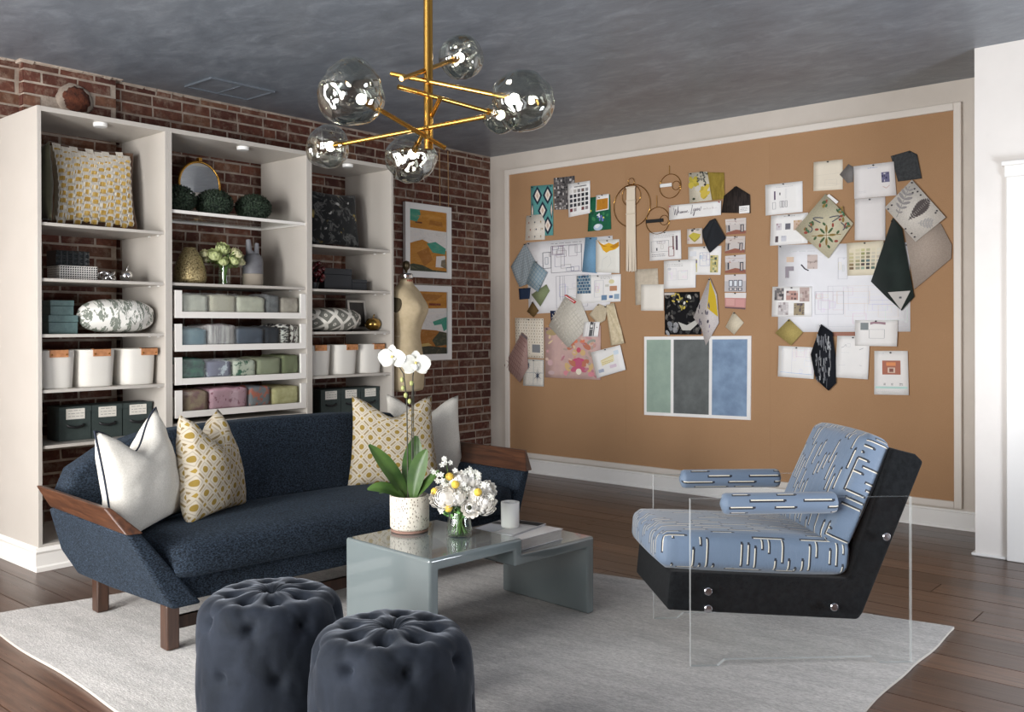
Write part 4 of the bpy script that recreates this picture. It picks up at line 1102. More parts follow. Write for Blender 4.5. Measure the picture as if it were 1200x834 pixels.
def pillow_mb(w, h, t, chop=0.0, n=22, seed=0, pin=0.09, wr=0.006, dip=0.42, nar=0.0, lens=False):
    b = MB()
    def P(u, v, side):
        e = max((1-u*u)*(1-v*v), 0.0)
        k = e**0.42
        cz = chop*math.exp(-(u/dip)**2)*max(0, (v+1)/2)**2.5
        x = w/2*u*(1-pin*(1-v*v)*u*u)*(1-nar*((v+1)/2)**1.6)
        z = h/2*v*(1-pin*(1-u*u)*v*v)-cz*h/0.5
        if lens: z = h/2*v*(1-abs(u)**3.4)**0.6; k = max((1-u*u)*(1-v*v), 0)**0.5
        y = -side*t/2*k*(1+0.5*cz)
        nz = noise.noise((u*2.1+seed, v*2.1, side*3.0+seed))*wr*2+noise.noise((u*5+seed, v*5, side))*wr
        return (x, y-side*nz*min(1, k*2), z)
    for side in (1, -1):
        b.grid(lambda a, c: P(2*a-1 if side > 0 else 1-2*a, 2*c-1, side), n, n,
               uvf=lambda a, c: ((2*a-1)*w/2+w, (2*c-1)*h/2+h))
    loop = []
    m_ = 24
    for i in range(m_): loop.append(P(-1+2*i/m_, -1, 1))
    for i in range(m_): loop.append(P(1, -1+2*i/m_, 1))
    for i in range(m_): loop.append(P(1-2*i/m_, 1, 1))
    for i in range(m_): loop.append(P(-1, 1-2*i/m_, 1))
    loop.append(loop[0])
    return b, loop

def pillow(name, label, cat, w, h, t, mt, loc, rz, tilt=0.15, roll=0.0, chop=0.0, seed=0, piping=None, group=None, pr_=0.006, **k):
    b, loop = pillow_mb(w, h, t, chop, seed=seed, **k)
    o = obj(name, b, mt, None, 180, loc=loc, rot=(-tilt, roll, rz), weld=True)
    tag(o, label, cat, group)
    if piping:
        obj('piping', MB().tube(loop, pr_, 6, cap=False), piping, o, 180)
    return o

def cushion_mb(hx, hy, hz, r, n=8, puff=(0, 0, 0), uvm=None):
    """soft rounded box, half sizes hx hy hz; uv in metres, first coordinate along the given dash direction of each face"""
    b = MB()
    h = (hx, hy, hz)
    faces = [(0, 1, 2, 1), (0, 1, 2, -1), (1, 0, 2, 1), (1, 0, 2, -1), (2, 0, 1, 1), (2, 0, 1, -1)]
    def map_(ax, p):
        inn = [max(-(h[i]-r), min(h[i]-r, p[i])) for i in range(3)]
        d = Vector([p[i]-inn[i] for i in range(3)])
        L = d.length
        q = Vector(inn)+(d/L*r if L > 1e-9 else d)
        f = [max(0.0, 1-(p[i]/h[i])**2) for i in range(3)]
        for i in range(3):
            a, c = [k for k in range(3) if k != i]
            q[i] += puff[i]*(p[i]/h[i])*(f[a]*f[c])**0.6
        return q
    for ax, a, c, sg in faces:
        na = max(4, int(n*h[a]/max(h)))*2; nc = max(4, int(n*h[c]/max(h)))*2
        def fn(u, v):
            p = [0, 0, 0]; p[ax] = sg*h[ax]; p[a] = (2*u-1)*h[a]*(1 if (sg > 0) == (ax != 1) else -1); p[c] = (2*v-1)*h[c]
            return map_(ax, p)
        def uvf(u, v):
            s_ = (1 if (sg > 0) == (ax != 1) else -1)
            pa, pc = (2*u-1)*h[a]*s_, (2*v-1)*h[c]
            if uvm and uvm[ax] == 1: return (pc+3.0+ax, pa+5.0+sg)
            return (pa+3.0+ax, pc+5.0+sg)
        b.grid(fn, na, nc, uvf=uvf)
    return b

def rbox(x0, x1, y0, y1, z0, z1): return MB().box(x0, x1, y0, y1, z0, z1)

# pattern materials
def lattice_mat():
    m = MT('ogee_print_linen')
    u, v, _ = m.uv('UV')
    a = 0.104
    fu = ((u+v)/a).frac()-0.5; fv = ((u-v)/a+40.0).frac()-0.5
    d = (fu*fu+fv*fv).sqrt()
    sq = fu.abs().max(fv.abs()); lo = fu.abs().min(fv.abs())
    dot = d.lt(0.2)
    ring = sq.gt(0.285)*sq.lt(0.335)
    dash = sq.gt(0.445)*lo.lt(0.26)
    node = lo.gt(0.40)
    nz = m.noise(m.vec('UV'), 60, 3)
    base = m.mix(nz, S(200, 191, 174), S(182, 172, 154))
    c = m.mix(ring*0.8, base, S(160, 152, 140))
    c = m.mix(dash, c, S(140, 122, 88))
    c = m.mix(node, c, S(158, 132, 62))
    c = m.mix(dot, c, S(146, 122, 60))
    m.set(c, 0.9, spec=0.15); m.bump(m.noise(m.vec('UV'), 400, 2), 0.3, 0.002)
    return m.m
M['lattice'] = lattice_mat()
def dash_mat():
    m = MT('dashed_blue_cloth')
    u, v, _ = m.uv('UV')
    pit = 0.026
    rv = v/pit
    row = rv.floor(); fv = rv.frac()-0.5
    per = 0.19
    off = m.white(row)
    uu = u/per+off*7.0
    cell = uu.floor(); fu = uu.frac()
    ln = m.white(cell, row)*0.5+0.28
    st = m.white(row, cell)*0.2
    on = fu.gt(st)*fu.lt(st+ln)*m.white(row+3.0, cell+9.0).gt(0.22)
    cream = on*fv.abs().lt(0.078)
    dark = on*(fv-0.20).abs().lt(0.125)
    e0 = (fu-st).abs().lt(0.03)*(fv-0.06).abs().lt(0.16)*on
    e1 = (fu-st-ln).abs().lt(0.03)*(fv-0.06).abs().lt(0.16)*m.white(row+3.0, cell+9.0).gt(0.22)
    nz = m.noise(m.vec('UV'), 5, 4)
    base = m.mix(nz, S(97, 114, 136), S(111, 128, 149))
    c = m.mix(dark, base, S(34, 38, 48)); c = m.mix(cream, c, S(226, 218, 200)); c = m.mix(e0.max(e1), c, S(34, 38, 50))
    m.set(c, 0.55, spec=0.3, sheen=0.3)
    m.bump(m.noise(m.vec('UV', (6, 30, 1)), 2.0, 3), 0.25, 0.01)
    return m.m
M['dash'] = dash_mat()
def geo_mat():
    m = MT('grey_trellis_cloth'); u, v, _ = m.uv('UV')
    a = 0.13
    fu = ((u+v)/a).frac()-0.5; fv = ((u-v)/a+30.0).frac()-0.5
    sq = fu.abs().max(fv.abs()); d = (fu*fu+fv*fv).sqrt()
    c = m.mix(sq.gt(0.38), S(120, 120, 112), S(222, 218, 208)); c = m.mix(d.lt(0.12), c, S(214, 210, 200)); c = m.mix(d.lt(0.05), c, S(110, 108, 100))
    m.set(c, 0.9, spec=0.1); return m.m
def leafprint_mat():
    m = MT('leaf_print_cloth'); u, v, _ = m.uv('UV')
    a = 0.085
    w = m.noise(m.vec('UV', (34, 17, 1)), 1.0, 3, 0.6, 0.8)
    w2 = m.noise(m.vec('UV', (70, 26, 1)), 1.0, 2, 0.5, 1.5)
    col_ = (u/0.075).frac()
    lf = (w+(col_-0.5).abs()*-0.25).gt(0.46)*w2.gt(0.40)
    c = m.mix(lf, S(228, 226, 220), S(128, 134, 124))
    m.set(c, 0.9, spec=0.1); return m.m
def darkfloral_mat():
    m = MT('dark_floral_cloth'); v = m.vec('UV')
    n1 = m.noise(v, 11, 5, 0.6, 1.5)
    c = m.ramp(n1, [(0.0, S(20, 20, 22)), (0.52, S(30, 31, 32)), (0.60, S(92, 92, 90)), (0.66, S(34, 33, 32))])
    n2 = m.noise(v, 7, 3, 0.5, 0.8)
    c = m.mix(m.ramp(n2, [(0.63, (0, 0, 0)), (0.67, (1, 1, 1))]), c, S(150, 130, 70))
    n3 = m.noise(m.vec('UV', (1.3, 0.8, 1)), 4.6, 4, 0.6, 2.0)
    c = m.mix(m.ramp(n3, [(0.62, (0, 0, 0)), (0.66, (1, 1, 1))]), c, S(176, 174, 170))
    m.set(c, 0.8, spec=0.15, sheen=0.15); return m.m

# ================================================================== BOOKCASE (three open units side by side)
XB, XF = 0.064, 0.575
T = 0.022
def pin_mesh(): return make_mesh('shelf_pin', MB().box(-0.006, 0.006, -0.005, 0.005, -0.007, 0), M['white'])
PINB = pin_mesh()
def unit(label, y0, y1, shelves, ret):
    t = thing('bookcase', label, 'bookcase', ((XB+XF)/2, (y0+y1)/2, 0), 0, 'open bookcase units along the brick wall')
    cx, cy = (XB+XF)/2, (y0+y1)/2
    X0, X1, Y0, Y1 = XB-cx, XF-cx, y0-cy, y1-cy
    for (a, c) in ((Y0, Y0+T), (Y1-T, Y1)): obj('side_panel', rbox(X0, X1, a, c, 0.01, 2.43), M['case'], t, bevel=0.0012)
    obj('top_panel', rbox(X0, X1, Y0+T, Y1-T, 2.404, 2.43), M['case'], t, bevel=0.0012)
    obj('bottom_panel', rbox(X0, X1, Y0+T, Y1-T, 0.118, 0.138), M['case'], t, bevel=0.0012)
    for z in shelves:
        obj('shelf', rbox(X0, X1-0.012, Y0+T, Y1-T, z-0.017, z), M['case'], t, bevel=0.0012)
        for x in (X1-0.07, X1-0.17): link('shelf_pin', PINB, t, (x, Y1-T-0.006, z-0.017))
    # plinth with a small moulding
    pf = [(0, 0.0), (0.018, 0.0), (0.018, 0.022), (0.010, 0.030), (0.010, 0.092), (0.016, 0.104), (0.006, 0.120), (0.0, 0.124)]
    b = MB().prism([(X1+a, z) for a, z in pf], Y0-(0.018 if ret else 0), Y1, 'y')
    if ret: b.prism([(Y0-a, z) for a, z in pf], X0, X1, 'x')
    obj('plinth', b, M['case_white'], t)
    return t, cy
Y = (-4.262, -3.512, -2.490, -1.728)
U1, _ = unit('left unit of the open greige bookcase, its end panel facing the room', Y[0], Y[1], (1.825, 1.531, 1.236, 0.943, 0.650), True)
U2, C2 = unit('wide middle unit of the greige bookcase, with four glass-fronted drawers', Y[1], Y[2], (1.533, 0.705), False)
U3, _ = unit('right unit of the greige bookcase, next to the dress form', Y[2], Y[3], (1.822, 1.526, 1.238, 0.940, 0.650), False)
pk = make_mesh('puck_light', MB().lathe([(0.0, -0.020), (0.034, -0.020), (0.038, -0.016), (0.038, 0.0), (0.0, 0.0)], 20), M['white'], 40)
for u, yy in ((U1, -3.887), (U2, -2.958), (U3, -2.098)): link('puck_light', pk, u, (0.505-(XB+XF)/2, yy-u.location.y, 2.404))
# glass shelf in a white frame
cx = (XB+XF)/2
gs = obj('glass_shelf', rbox(XB-cx+0.02, XF-cx-0.03, Y[1]-C2+T+0.02, Y[2]-C2-T-0.02, 1.948, 1.953), M['glass'], U2)
b = MB()
a0, a1, y0, y1 = XB-cx, XF-cx-0.012, Y[1]-C2+T, Y[2]-C2-T
b.box(a1-0.02, a1, y0, y1, 1.941, 1.960); b.box(a0, a0+0.02, y0, y1, 1.941, 1.960); b.box(a0+0.02, a1-0.02, y0, y0+0.02, 1.941, 1.960); b.box(a0+0.02, a1-0.02, y1-0.02, y1, 1.941, 1.960)
obj('shelf_frame', b, M['case_white'], gs, bevel=0.001)
# drawers, content standing behind the panes
def fab(c, c2=None, sc=20, **k): return cloth(c, c2, sc, **k)
DRAW = [
 (1.325, 'top', [(0, .235, fab(S(206, 202, 190)), 'plain pale cream'), (.25, .455, fab(S(204, 196, 180), S(176, 166, 148), 30, stretch=(1, 6, 6)), 'cream lattice'), (.465, .70, fab(S(212, 208, 192)), 'smooth off-white'), (.71, .825, fab(S(128, 128, 130), S(100, 100, 104), 40), 'mid grey'), (.835, 1, fab(S(192, 180, 168), S(160, 148, 140), 14), 'greige floral')]),
 (1.128, 'second', [(0, .225, fab(S(104, 130, 144), S(128, 150, 160), 6), 'dusty blue'), (.235, .45, fab(S(204, 198, 196), S(140, 132, 136), 18, stretch=(1, 5, .3)), 'white and mauve striped'), (.46, .69, fab(S(74, 82, 98), S(92, 100, 114), 8), 'slate blue'), (.70, .825, fab(S(48, 54, 64)), 'near-black blue'), (.835, .912, fab(S(216, 212, 206), S(50, 48, 52), 30, stretch=(1, 1, 3), lo=.48, hi=.52), 'black and white striped'), (.92, 1, fab(S(206, 200, 194), S(64, 52, 54), 34, stretch=(1, 3, 1), lo=.48, hi=.52), 'brown and white maze-patterned')]),
 (0.931, 'third', [(0, .215, fab(S(24, 62, 58), S(58, 110, 92), 40), 'dark emerald'), (.225, .42, fab(S(206, 212, 222), S(118, 116, 138), 9, lo=.48, hi=.52), 'lilac and mint hexagon'), (.43, .62, fab(S(206, 208, 192), S(70, 110, 90), 34, lo=.5, hi=.58), 'green leafy white'), (.63, .835, fab(S(138, 142, 116), S(156, 158, 134), 10), 'sage green'), (.845, 1, fab(S(104, 110, 80), S(120, 126, 96), 10), 'olive green')]),
 (0.737, 'bottom', [(0, .235, fab(S(186, 168, 140), S(146, 112, 112), 14), 'tan and rose floral'), (.245, .55, fab(S(196, 156, 168), S(136, 84, 100), 40, lo=.58, hi=.64), 'rose pink bird-printed'), (.56, .745, fab(S(126, 130, 136), S(190, 110, 92), 8, stretch=(1, 3, 3), lo=.5, hi=.56), 'grey and coral striped'), (.755, 1, fab(S(206, 198, 152), S(186, 176, 128), 30), 'cream yellow damask')]),
]
DY0, DY1 = -3.470, -2.516
DM = None
for (z, nm, items) in DRAW:
    h = 0.163
    d = obj('drawer', MB().box(0.10-cx, 0.553-cx, DY0-C2, DY1-C2, z+0.012, z+0.022).box(0.10-cx, 0.112-cx, DY0-C2, DY1-C2, z+0.022, z+0.12).box(0.112-cx, 0.553-cx, DY0-C2, DY0-C2+0.012, z+0.022, z+0.12).box(0.112-cx, 0.553-cx, DY1-C2-0.012, DY1-C2, z+0.022, z+0.12), M['case'], U2)
    b = MB(); f0, f1 = 0.554-cx, 0.572-cx
    b.box(f0, f1, DY0-C2, DY0-C2+0.045, z, z+h); b.box(f0, f1, DY1-C2-0.045, DY1-C2, z, z+h); b.box(f0, f1, DY0-C2+0.045, DY1-C2-0.045, z, z+0.038)
    obj('drawer_front_frame', b, M['case_white'], d, bevel=0.001)
    obj('glass_front', rbox(0.560-cx, 0.565-cx, DY0-C2+0.045, DY1-C2-0.045, z+0.038, z+h-0.012), M['glass'], d)
    for k, (a, c, mt, dn) in enumerate(items):
        ya, yc = DY0+0.03+a*(DY1-DY0-0.06), DY0+0.03+c*(DY1-DY0-0.06)
        rr = random.Random(nm+str(k)); hh = 0.098+0.030*rr.random()
        hx = 0.13
        b = cushion_mb(hx, (yc-ya)/2-0.003, hh/2, 0.014, 5, (0.004, 0.001, 0.006))
        for i in range(len(b.v)):
            x_, y_, z_ = b.v[i]; b.v[i] = (x_+0.006*noise.noise((y_*26, z_*30, k)), y_, z_+(0.010 if z_ > 0 else 0.002)*noise.noise((x_*12, y_*22, k+3)))
        o = obj('folded_fabric', b, mt, None, 180, loc=(0.545-hx-0.006, (ya+yc)/2, z+0.031+hh/2), weld=True)
        tag(o, dn+' folded fabric in the '+nm+' glass-fronted drawer', 'fabric', 'folded fabrics in the glass drawers')

# --- things on the left unit
def mustard_mat():
    m = MT('mustard_weave'); u, v, _ = m.uv('UV')
    m.set(m.mix(m.noise(m.vec('UV'), 40, 3), S(206, 196, 176), S(178, 164, 130)), 0.95); return m.m
P1 = pillow('fringed_pillow', 'mustard and cream tufted pillow with brown velvet edge on the top left shelf', 'pillow', 0.50, 0.45, 0.14, mustard_mat(), (0.33, -3.85, 2.070), PI/2, 0.10, piping=simple('brown_velvet', S(84, 56, 34), None, 1, 0.8, sheen=0.3), pr_=0.015)
b = MB(); tr_ = random.Random(8)
MU = [S(182, 146, 62), S(164, 130, 54), S(196, 164, 90), S(216, 210, 198), S(204, 198, 188)]
NC, NR = 10, 10
dv = 1.84/NR
for j in range(NR+1):
    for i in range(NC):
        u = -0.92+1.84*(i+.5)/NC; v = 0.93-dv*(j+(.5 if i % 2 else 0))+0.03*math.sin(i*1.7)
        if not -.95 < v < .97: continue
        zt_ = 0.225*dv
        for s_ in range(7):          # one tuft: pale yarn loop above, ochre fringe below
            uu = u+1.84/NC*((s_+.5)/7-.5)
            if abs(uu) > .95: continue
            k = max((1-uu*uu)*(1-v*v), 0)**0.42
            xx, z0 = 0.25*uu*(1-.09*(1-v*v)*uu*uu), 0.225*v*(1-.09*(1-uu*uu)*v*v)
            y0 = -0.07*k-0.003; w = 0.0064; d_ = 0.003*tr_.random(); ed = abs(s_-3)/3
            mid, zb = z0-zt_*.25-.004*ed, z0-zt_*(.86-.12*ed)-0.004*tr_.random()
            b.add([(xx-w/2, y0-.001, z0+zt_*.42), (xx+w/2, y0-.001, z0+zt_*.42), (xx+w/2, y0-.013-d_, mid), (xx-w/2, y0-.013-d_, mid)], [(0, 3, 2, 1)], 0, MU[3+tr_.randrange(2)])
            b.add([(xx-w/2, y0-.013-d_, mid), (xx+w/2, y0-.013-d_, mid), (xx+w/2-.001, y0-.006, zb), (xx-w/2+.001, y0-.006, zb)], [(0, 3, 2, 1)], 0, MU[tr_.randrange(3)] if tr_.random() < .88 and ed < .9 else MU[3])
o = obj('tufts', b, M['ink'], P1); o['kind'] = 'stuff'
pillow('velvet_pillow', 'dark olive velvet pillow squeezed at the left end of the top shelf', 'pillow', 0.42, 0.42, 0.10, simple('olive_velvet', S(52, 50, 34), S(66, 64, 44), 8, 0.8, sheen=0.25), (0.33, -4.176, 2.048), PI, 0.02, seed=4)
t = thing('studded_box', 'small black box studded with pyramids, stacked on the houndstooth box', 'box', (0.33, -3.985, 1.613))
obj('body', rbox(-.07, .05, -.095, .095, 0, 0.085), M['black'], t, bevel=0.002)
b = MB()
for j in range(3):
    for i in range(6):
        y_, z_ = -.080+.032*i, .014+.028*j
        b.add([(.05, y_-.013, z_-.013), (.05, y_+.013, z_-.013), (.05, y_+.013, z_+.013), (.05, y_-.013, z_+.013), (.064, y_, z_)], [(0, 1, 4), (1, 2, 4), (2, 3, 4), (3, 0, 4)])
obj('studs', b, simple('black_lacquer', S(38, 42, 44), None, 1, 0.2, coat=0.4), t)
t = thing('houndstooth_box', 'flat white box with a black houndstooth print on the second shelf', 'box', (0.36, -3.97, 1.532))
obj('body', rbox(-.10, .06, -.107, .107, 0, 0.08), simple('white_box', S(224, 220, 214), None, 1, 0.6), t, bevel=0.002)
b = MB()
for j in range(6):
    for i in range(16):
        y_, z_ = -.100+.0133*i, .007+.0128*j
        b.add([(.0606, y_-.004, z_-.004), (.0606, y_+.004, z_-.004), (.0606, y_+.0065, z_+.0045), (.0606, y_-.002, z_+.004)], [(0, 1, 2, 3)], 0, S(22, 22, 24))
for j in range(6):
    for i in range(12):
        x_, z_ = -.09+.0133*i, .007+.0128*j
        b.add([(x_-.004, -.1076, z_-.004), (x_+.0065, -.1076, z_+.0045), (x_+.004, -.1076, z_+.004), (x_-.004, -.1076, z_+.002)], [(0, 1, 2, 3)], 0, S(22, 22, 24))
obj('print', b, M['ink'], t)
# silver ornaments
b = MB(); q = []
for k in range(61):
    a = 2*PI*k/60
    q.append((0.018*math.cos(2*a)*(1.3+0.5*math.cos(3*a)), 0.034*math.sin(2*a)*(1.0+0.4*math.cos(3*a)), 0.030+0.020*math.sin(3*a)))
b.tube(q, 0.008, 8, cap=False)
tag(obj('knot_ornament', b, M['chrome'], None, 180, loc=(0.44, -3.815, 1.5315)), 'shiny silver knot ornament right of the houndstooth box', 'ornament')
t = thing('silver_apple', 'polished silver apple with a stem at the right of the second shelf', 'ornament', (0.44, -3.705, 1.5325))
obj('fruit', MB().lathe([(0.002, 0.006), (0.018, 0.0), (0.034, 0.018), (0.038, 0.036), (0.030, 0.056), (0.014, 0.062), (0.002, 0.054)], 24), M['chrome'], t, 180)
obj('stem', MB().tube([(0, 0, 0.054), (0.002, 0.006, 0.078), (0.0, 0.016, 0.094)], [0.003, 0.003, 0.005], 8), M['chrome'], t, 180)
teal = simple('teal_shagreen', S(92, 118, 116), S(78, 102, 102), 60, 0.45)
for (nm_, y0, y1, z0, z1, x1, lb) in (('large', -4.151, -3.992, 1.2365, 1.338, .45, 'larger teal grey keepsake box, under the smaller one'), ('small', -4.133, -4.005, 1.3385, 1.420, .43, 'smaller teal grey keepsake box, on top of the larger one')):
    t = thing('keepsake_box', lb, 'box', (x1-.09, (y0+y1)/2, z0), 0, 'teal keepsake boxes')
    w = (y1-y0)/2
    obj('body', rbox(-.09, .09, -w, w, 0, (z1-z0)*.62), teal, t, bevel=0.002)
    obj('lid', rbox(-.092, .092, -w-.002, w+.002, (z1-z0)*.63, z1-z0), teal, t, bevel=0.002)
pillow('lumbar_pillow', 'white pillow with grey green leaf print lying right of the teal boxes', 'pillow', 0.455, 0.19, 0.24, leafprint_mat(), (0.44, -3.763, 1.336), PI/2-0.10, 0.0, seed=2, lens=True)
# rope baskets
rope = MT('white_rope'); rope.set(S(222, 218, 210), 0.9); rope.bump(rope.noise(rope.vec('Object', (1, 1, 3)), 120, 2), 0.3, 0.003); rope = rope.m
def basket_mesh(w, d, h, taper):
    b = MB(); n = 32; rings = []
    co = 15
    for k in range(co*2+1):
        z = h*k/(co*2); f = 1-taper*(1-z/h)
        bul = 0.0025 if k % 2 else 0.0
        rings.append([(x*(1)+math.copysign(bul, x), y*1+math.copysign(bul, y), z) for x, y in superloop(w*f, d*f, n, 3.6)])
    for k in range(6):
        z = h*(1-k/5.0*0.93); f = (1-taper*(1-z/h))*0.93
        rings.append([(x, y, z) for x, y in superloop(w*f, d*f, n, 3.6)])
    vs = [p for r in rings for p in r]
    fs = [(j*n+i, j*n+(i+1) % n, (j+1)*n+(i+1) % n, (j+1)*n+i) for j in range(len(rings)-1) for i in range(n)]
    fs += [tuple(range(n))[::-1], tuple(range((len(rings)-1)*n, len(rings)*n))]
    return make_mesh('rope_body', b.add(vs, fs), rope, 60)
BM = basket_mesh(0.25, 0.218, 0.205, 0.10)
def handle_mesh(off):
    b = MB(); x = 0.124
    pts = [(x+0.004, z) for z in (0,)]
    def slabq(z0, z1, xa, xb):
        b.add([(xa, off-.048, z0), (xa, off+.048, z0), (xb, off+.048, z1), (xb, off-.048, z1)], [(0, 1, 2, 3)])
    b.box(x+0.003, x+0.008, off-.050, off+.050, 0.168, 0.211)
    b.box(x-0.012, x+0.008, off-.050, off+.050, 0.207, 0.211)
    b.box(x-0.016, x-0.011, off-.050, off+.050, 0.168, 0.211)
    for s_ in (-.04, .04): b.ball((x+.008, off+s_, .182), .005, 8, 6, 1)
    return make_mesh('leather_handle', b, [M['leather'], M['brass']], 40)
HM = handle_mesh(0.0)
BK_ = [(-4.128, 1.236, 'first', 'left', .0), (-3.900, 1.236, 'middle', 'left', .01), (-3.652, 1.236, 'third', 'left', .045), (-2.345, 1.238, 'first', 'right', -.01), (-2.108, 1.238, 'middle', 'right', .03), (-1.872, 1.238, 'third', 'right', .05)]
for (yy, _z, po, un, off) in BK_:
    z = 0.9435 if un == 'left' else 0.9405
    wd = {'first': 'first from the left', 'middle': 'middle of three', 'third': 'last towards the corner'}[po]
    t = thing('rope_basket', 'white rope basket, tan handle, %s bookcase unit, %s' % (un, wd), 'basket', (0.395, yy, z), 0, 'white rope baskets on the bookcase')
    link('rope_body', BM, t); link('leather_handle', HM, t, (0, off, 0))
# file boxes
FBB = make_mesh('box_body', MB().box(-.15, .0, -.088, .088, 0, .155), M['file_box'])
FBL = make_mesh('box_lid', MB().box(-.152, .003, -.0895, .0895, .156, .186), M['file_box'])
def lab():
    b = MB().box(.003, .0045, -.052, .052, .117, .175, 0, S(226, 222, 212)); r_ = random.Random(2)
    for i in range(3):
        y_ = -.04
        while y_ < .03:
            L = .008+.016*r_.random(); b.add([(.0049, y_, .163-.016*i), (.0049, y_+L, .163-.016*i), (.0049, y_+L, .166-.016*i), (.0049, y_, .166-.016*i)], [(0, 1, 2, 3)], 0, S(150, 148, 144)); y_ += L+.006
    return make_mesh('card_label', b, M['ink'])
FBC = lab()
FBH = make_mesh('pull_strap', MB().tube([(.002, -.046, .085), (.012, -.038, .078), (.016, 0, .072), (.012, .038, .078), (.002, .046, .085)], .007, 6), M['black'], 60)
for (yy, un, po) in ((-4.008, 'left', 'nearest the window wall'), (-3.825, 'left', 'the middle one'), (-3.641, 'left', 'nearest the drawers'), (-2.211, 'right', 'nearest the drawers'), (-2.030, 'right', 'the middle one'), (-1.848, 'right', 'nearest the cork board')):
    t = thing('file_box', 'dark green labelled file box in the %s bookcase unit, %s' % (un, po), 'file box', (0.45, yy, 0.6505), 0, 'dark green file boxes')
    for nm_, me in (('box_body', FBB), ('box_lid', FBL), ('card_label', FBC), ('pull_strap', FBH)): link(nm_, me, t)

# --- things on the middle unit
t = thing('round_mirror', 'round brass framed mirror standing behind the boxwood balls', 'mirror', (0.13, -3.035, 1.9605), 0)
b = MB(); n = 48; r = 0.148; zc = 0.236
b.tube([(0, r*math.cos(2*PI*k/n), zc+r*math.sin(2*PI*k/n)) for k in range(n+1)], 0.009, 8, cap=False)
b.box(-.02, .012, -.012, .012, zc+r+.004, zc+r+.028)
obj('frame', b, M['brass'], t, 60)
b = MB(); b.add([(0.003, 0, zc)]+[(0.003, (r-.005)*math.cos(2*PI*k/n), zc+(r-.005)*math.sin(2*PI*k/n)) for k in range(n)], [(0, 1+k, 1+(k+1) % n) for k in range(n)])
obj('mirror_glass', b, M['mirror'], t)
b = MB().box(-.03, .03, -.06, .06, 0, .012).tube([(0, 0, .01), (0, 0, zc-r)], .008, 8); obj('stand', b, M['brass'], t, 40)
b = MB(); lr = random.Random(9)
for k in range(1500):
    th = lr.random()*2*PI; ph = math.asin(lr.uniform(-0.75, 1))
    d = Vector((math.cos(ph)*math.cos(th), math.cos(ph)*math.sin(th), math.sin(ph)))
    k_ = 0.93+0.12*lr.random()
    p = Vector((d.x*.105*k_, d.y*.113*k_, .083+d.z*.084*k_))
    a = d.cross(Vector((lr.random()-.5, lr.random()-.5, lr.random()-.5))).normalized(); c = d.cross(a)
    tip = p+(d*.5+a*.8).normalized()*.017
    b.add([p-c*.005, tip, p+c*.005, p-a*.007+d*.003], [(0, 1, 2, 3)])
bx_leaf = make_mesh('clipped_leaves', b, M['boxwood'])
bx_core = make_mesh('core', MB().ball((0, 0, .078), 1, 18, 12, sc=(.098, .106, .078)), simple('boxwood_core', S(18, 30, 20), None, 1, 0.9), 180)
for (yy, lb, rz) in ((-3.358, 'dark green boxwood ball half hidden by the upright, in front of the round mirror', .3), (-3.098, 'middle dark green boxwood ball on the glass shelf', 1.1), (-2.808, 'right-hand dark green boxwood ball on the glass shelf, beside the bare panel', 2.2)):
    t = thing('boxwood_ball', lb, 'plant', (0.40, yy, 1.9605), 0, 'boxwood balls on the glass shelf')
    o = link('clipped_leaves', bx_leaf, t, None, (0, 0, 0)); o['kind'] = 'stuff'
    link('core', bx_core, t)
m = MT('hammered_gold')
vo = m.n('ShaderNodeTexVoronoi'); m.l(m.vec('Object'), vo.inputs['Vector']); vo.inputs['Scale'].default_value = 130
m.set(m.ramp(E(m.nt, vo.outputs['Distance']), [(0.0, S(206, 190, 146)), (0.5, S(166, 148, 104)), (1.0, S(80, 70, 50))]), 0.35, 0.6); m.bump(E(m.nt, vo.outputs['Distance']), 0.35, -0.006)
o = obj('gold_vase', MB().lathe([(0.0, 0), (0.084, 0.0), (0.098, 0.02), (0.101, 0.05), (0.092, 0.10), (0.070, 0.16), (0.045, 0.205), (0.036, 0.222), (0.030, 0.222), (0.030, 0.16), (0, 0.15)], 40), m.m, None, 60, loc=(0.42, -3.283, 1.534))
tag(o, 'squat dotted gold vase at the left of the shelf above the drawers', 'vase')
t = thing('rose_vase', 'clear glass cylinder of green and cream roses on the shelf above the drawers', 'flower vase', (0.43, -3.046, 1.5335))
obj('glass_cylinder', MB().lathe([(0, 0), (.037, 0), (.038, .004), (.038, .125), (.035, .125), (.035, .008), (0, .008)], 24, cap=False), M['glass'], t, 60)
obj('water', MB().lathe([(0, .009), (.034, .009), (.034, .09), (0, .09)], 20, cap=False), M['water'], t, 60)
b = MB(); sr = random.Random(3)
for k in range(9):
    a = k*2.4; b.tube([(.012*math.cos(a), .012*math.sin(a), .012), (.02*math.cos(a+2), .02*math.sin(a+2), .11), (.05*math.cos(a+2), .07*math.sin(a+2), .19)], .0035, 6)
obj('flower_stems', b, M['stem'], t, 60)
def rose_mb(r, seed, turns=4, opn=0.3):
    b = MB(); q = random.Random(seed)
    b.ball((0, 0, 0), r*.42, 12, 8)
    for ring_ in range(turns):
        f = (ring_+1)/turns; n = 4+ring_*2; rr = r*(0.40+0.60*f)
        top = 1.15-opn*1.7*f
        for i in range(n):
            a0 = 2*PI*i/n+ring_*0.8+q.random()*.25; wd = PI/n*1.7
            def P(u, v):
                ph = -1.25+(1.25+top)*v; k = 2*u-1
                rad = rr*(math.cos(ph)+0.05+(0.22*opn*f*max(0, v-.55)**1.0*2.2))*(1-.05*k*k)
                a = a0+k*wd*(0.55+0.45*math.sin(PI*min(1, v*.9+.1)))*(1-.3*v*v)
                return (rad*math.cos(a), rad*math.sin(a), rr*math.sin(ph)*(0.95)-.10*rr*k*k*v)
            b.grid(P, 4, 5)
    return b
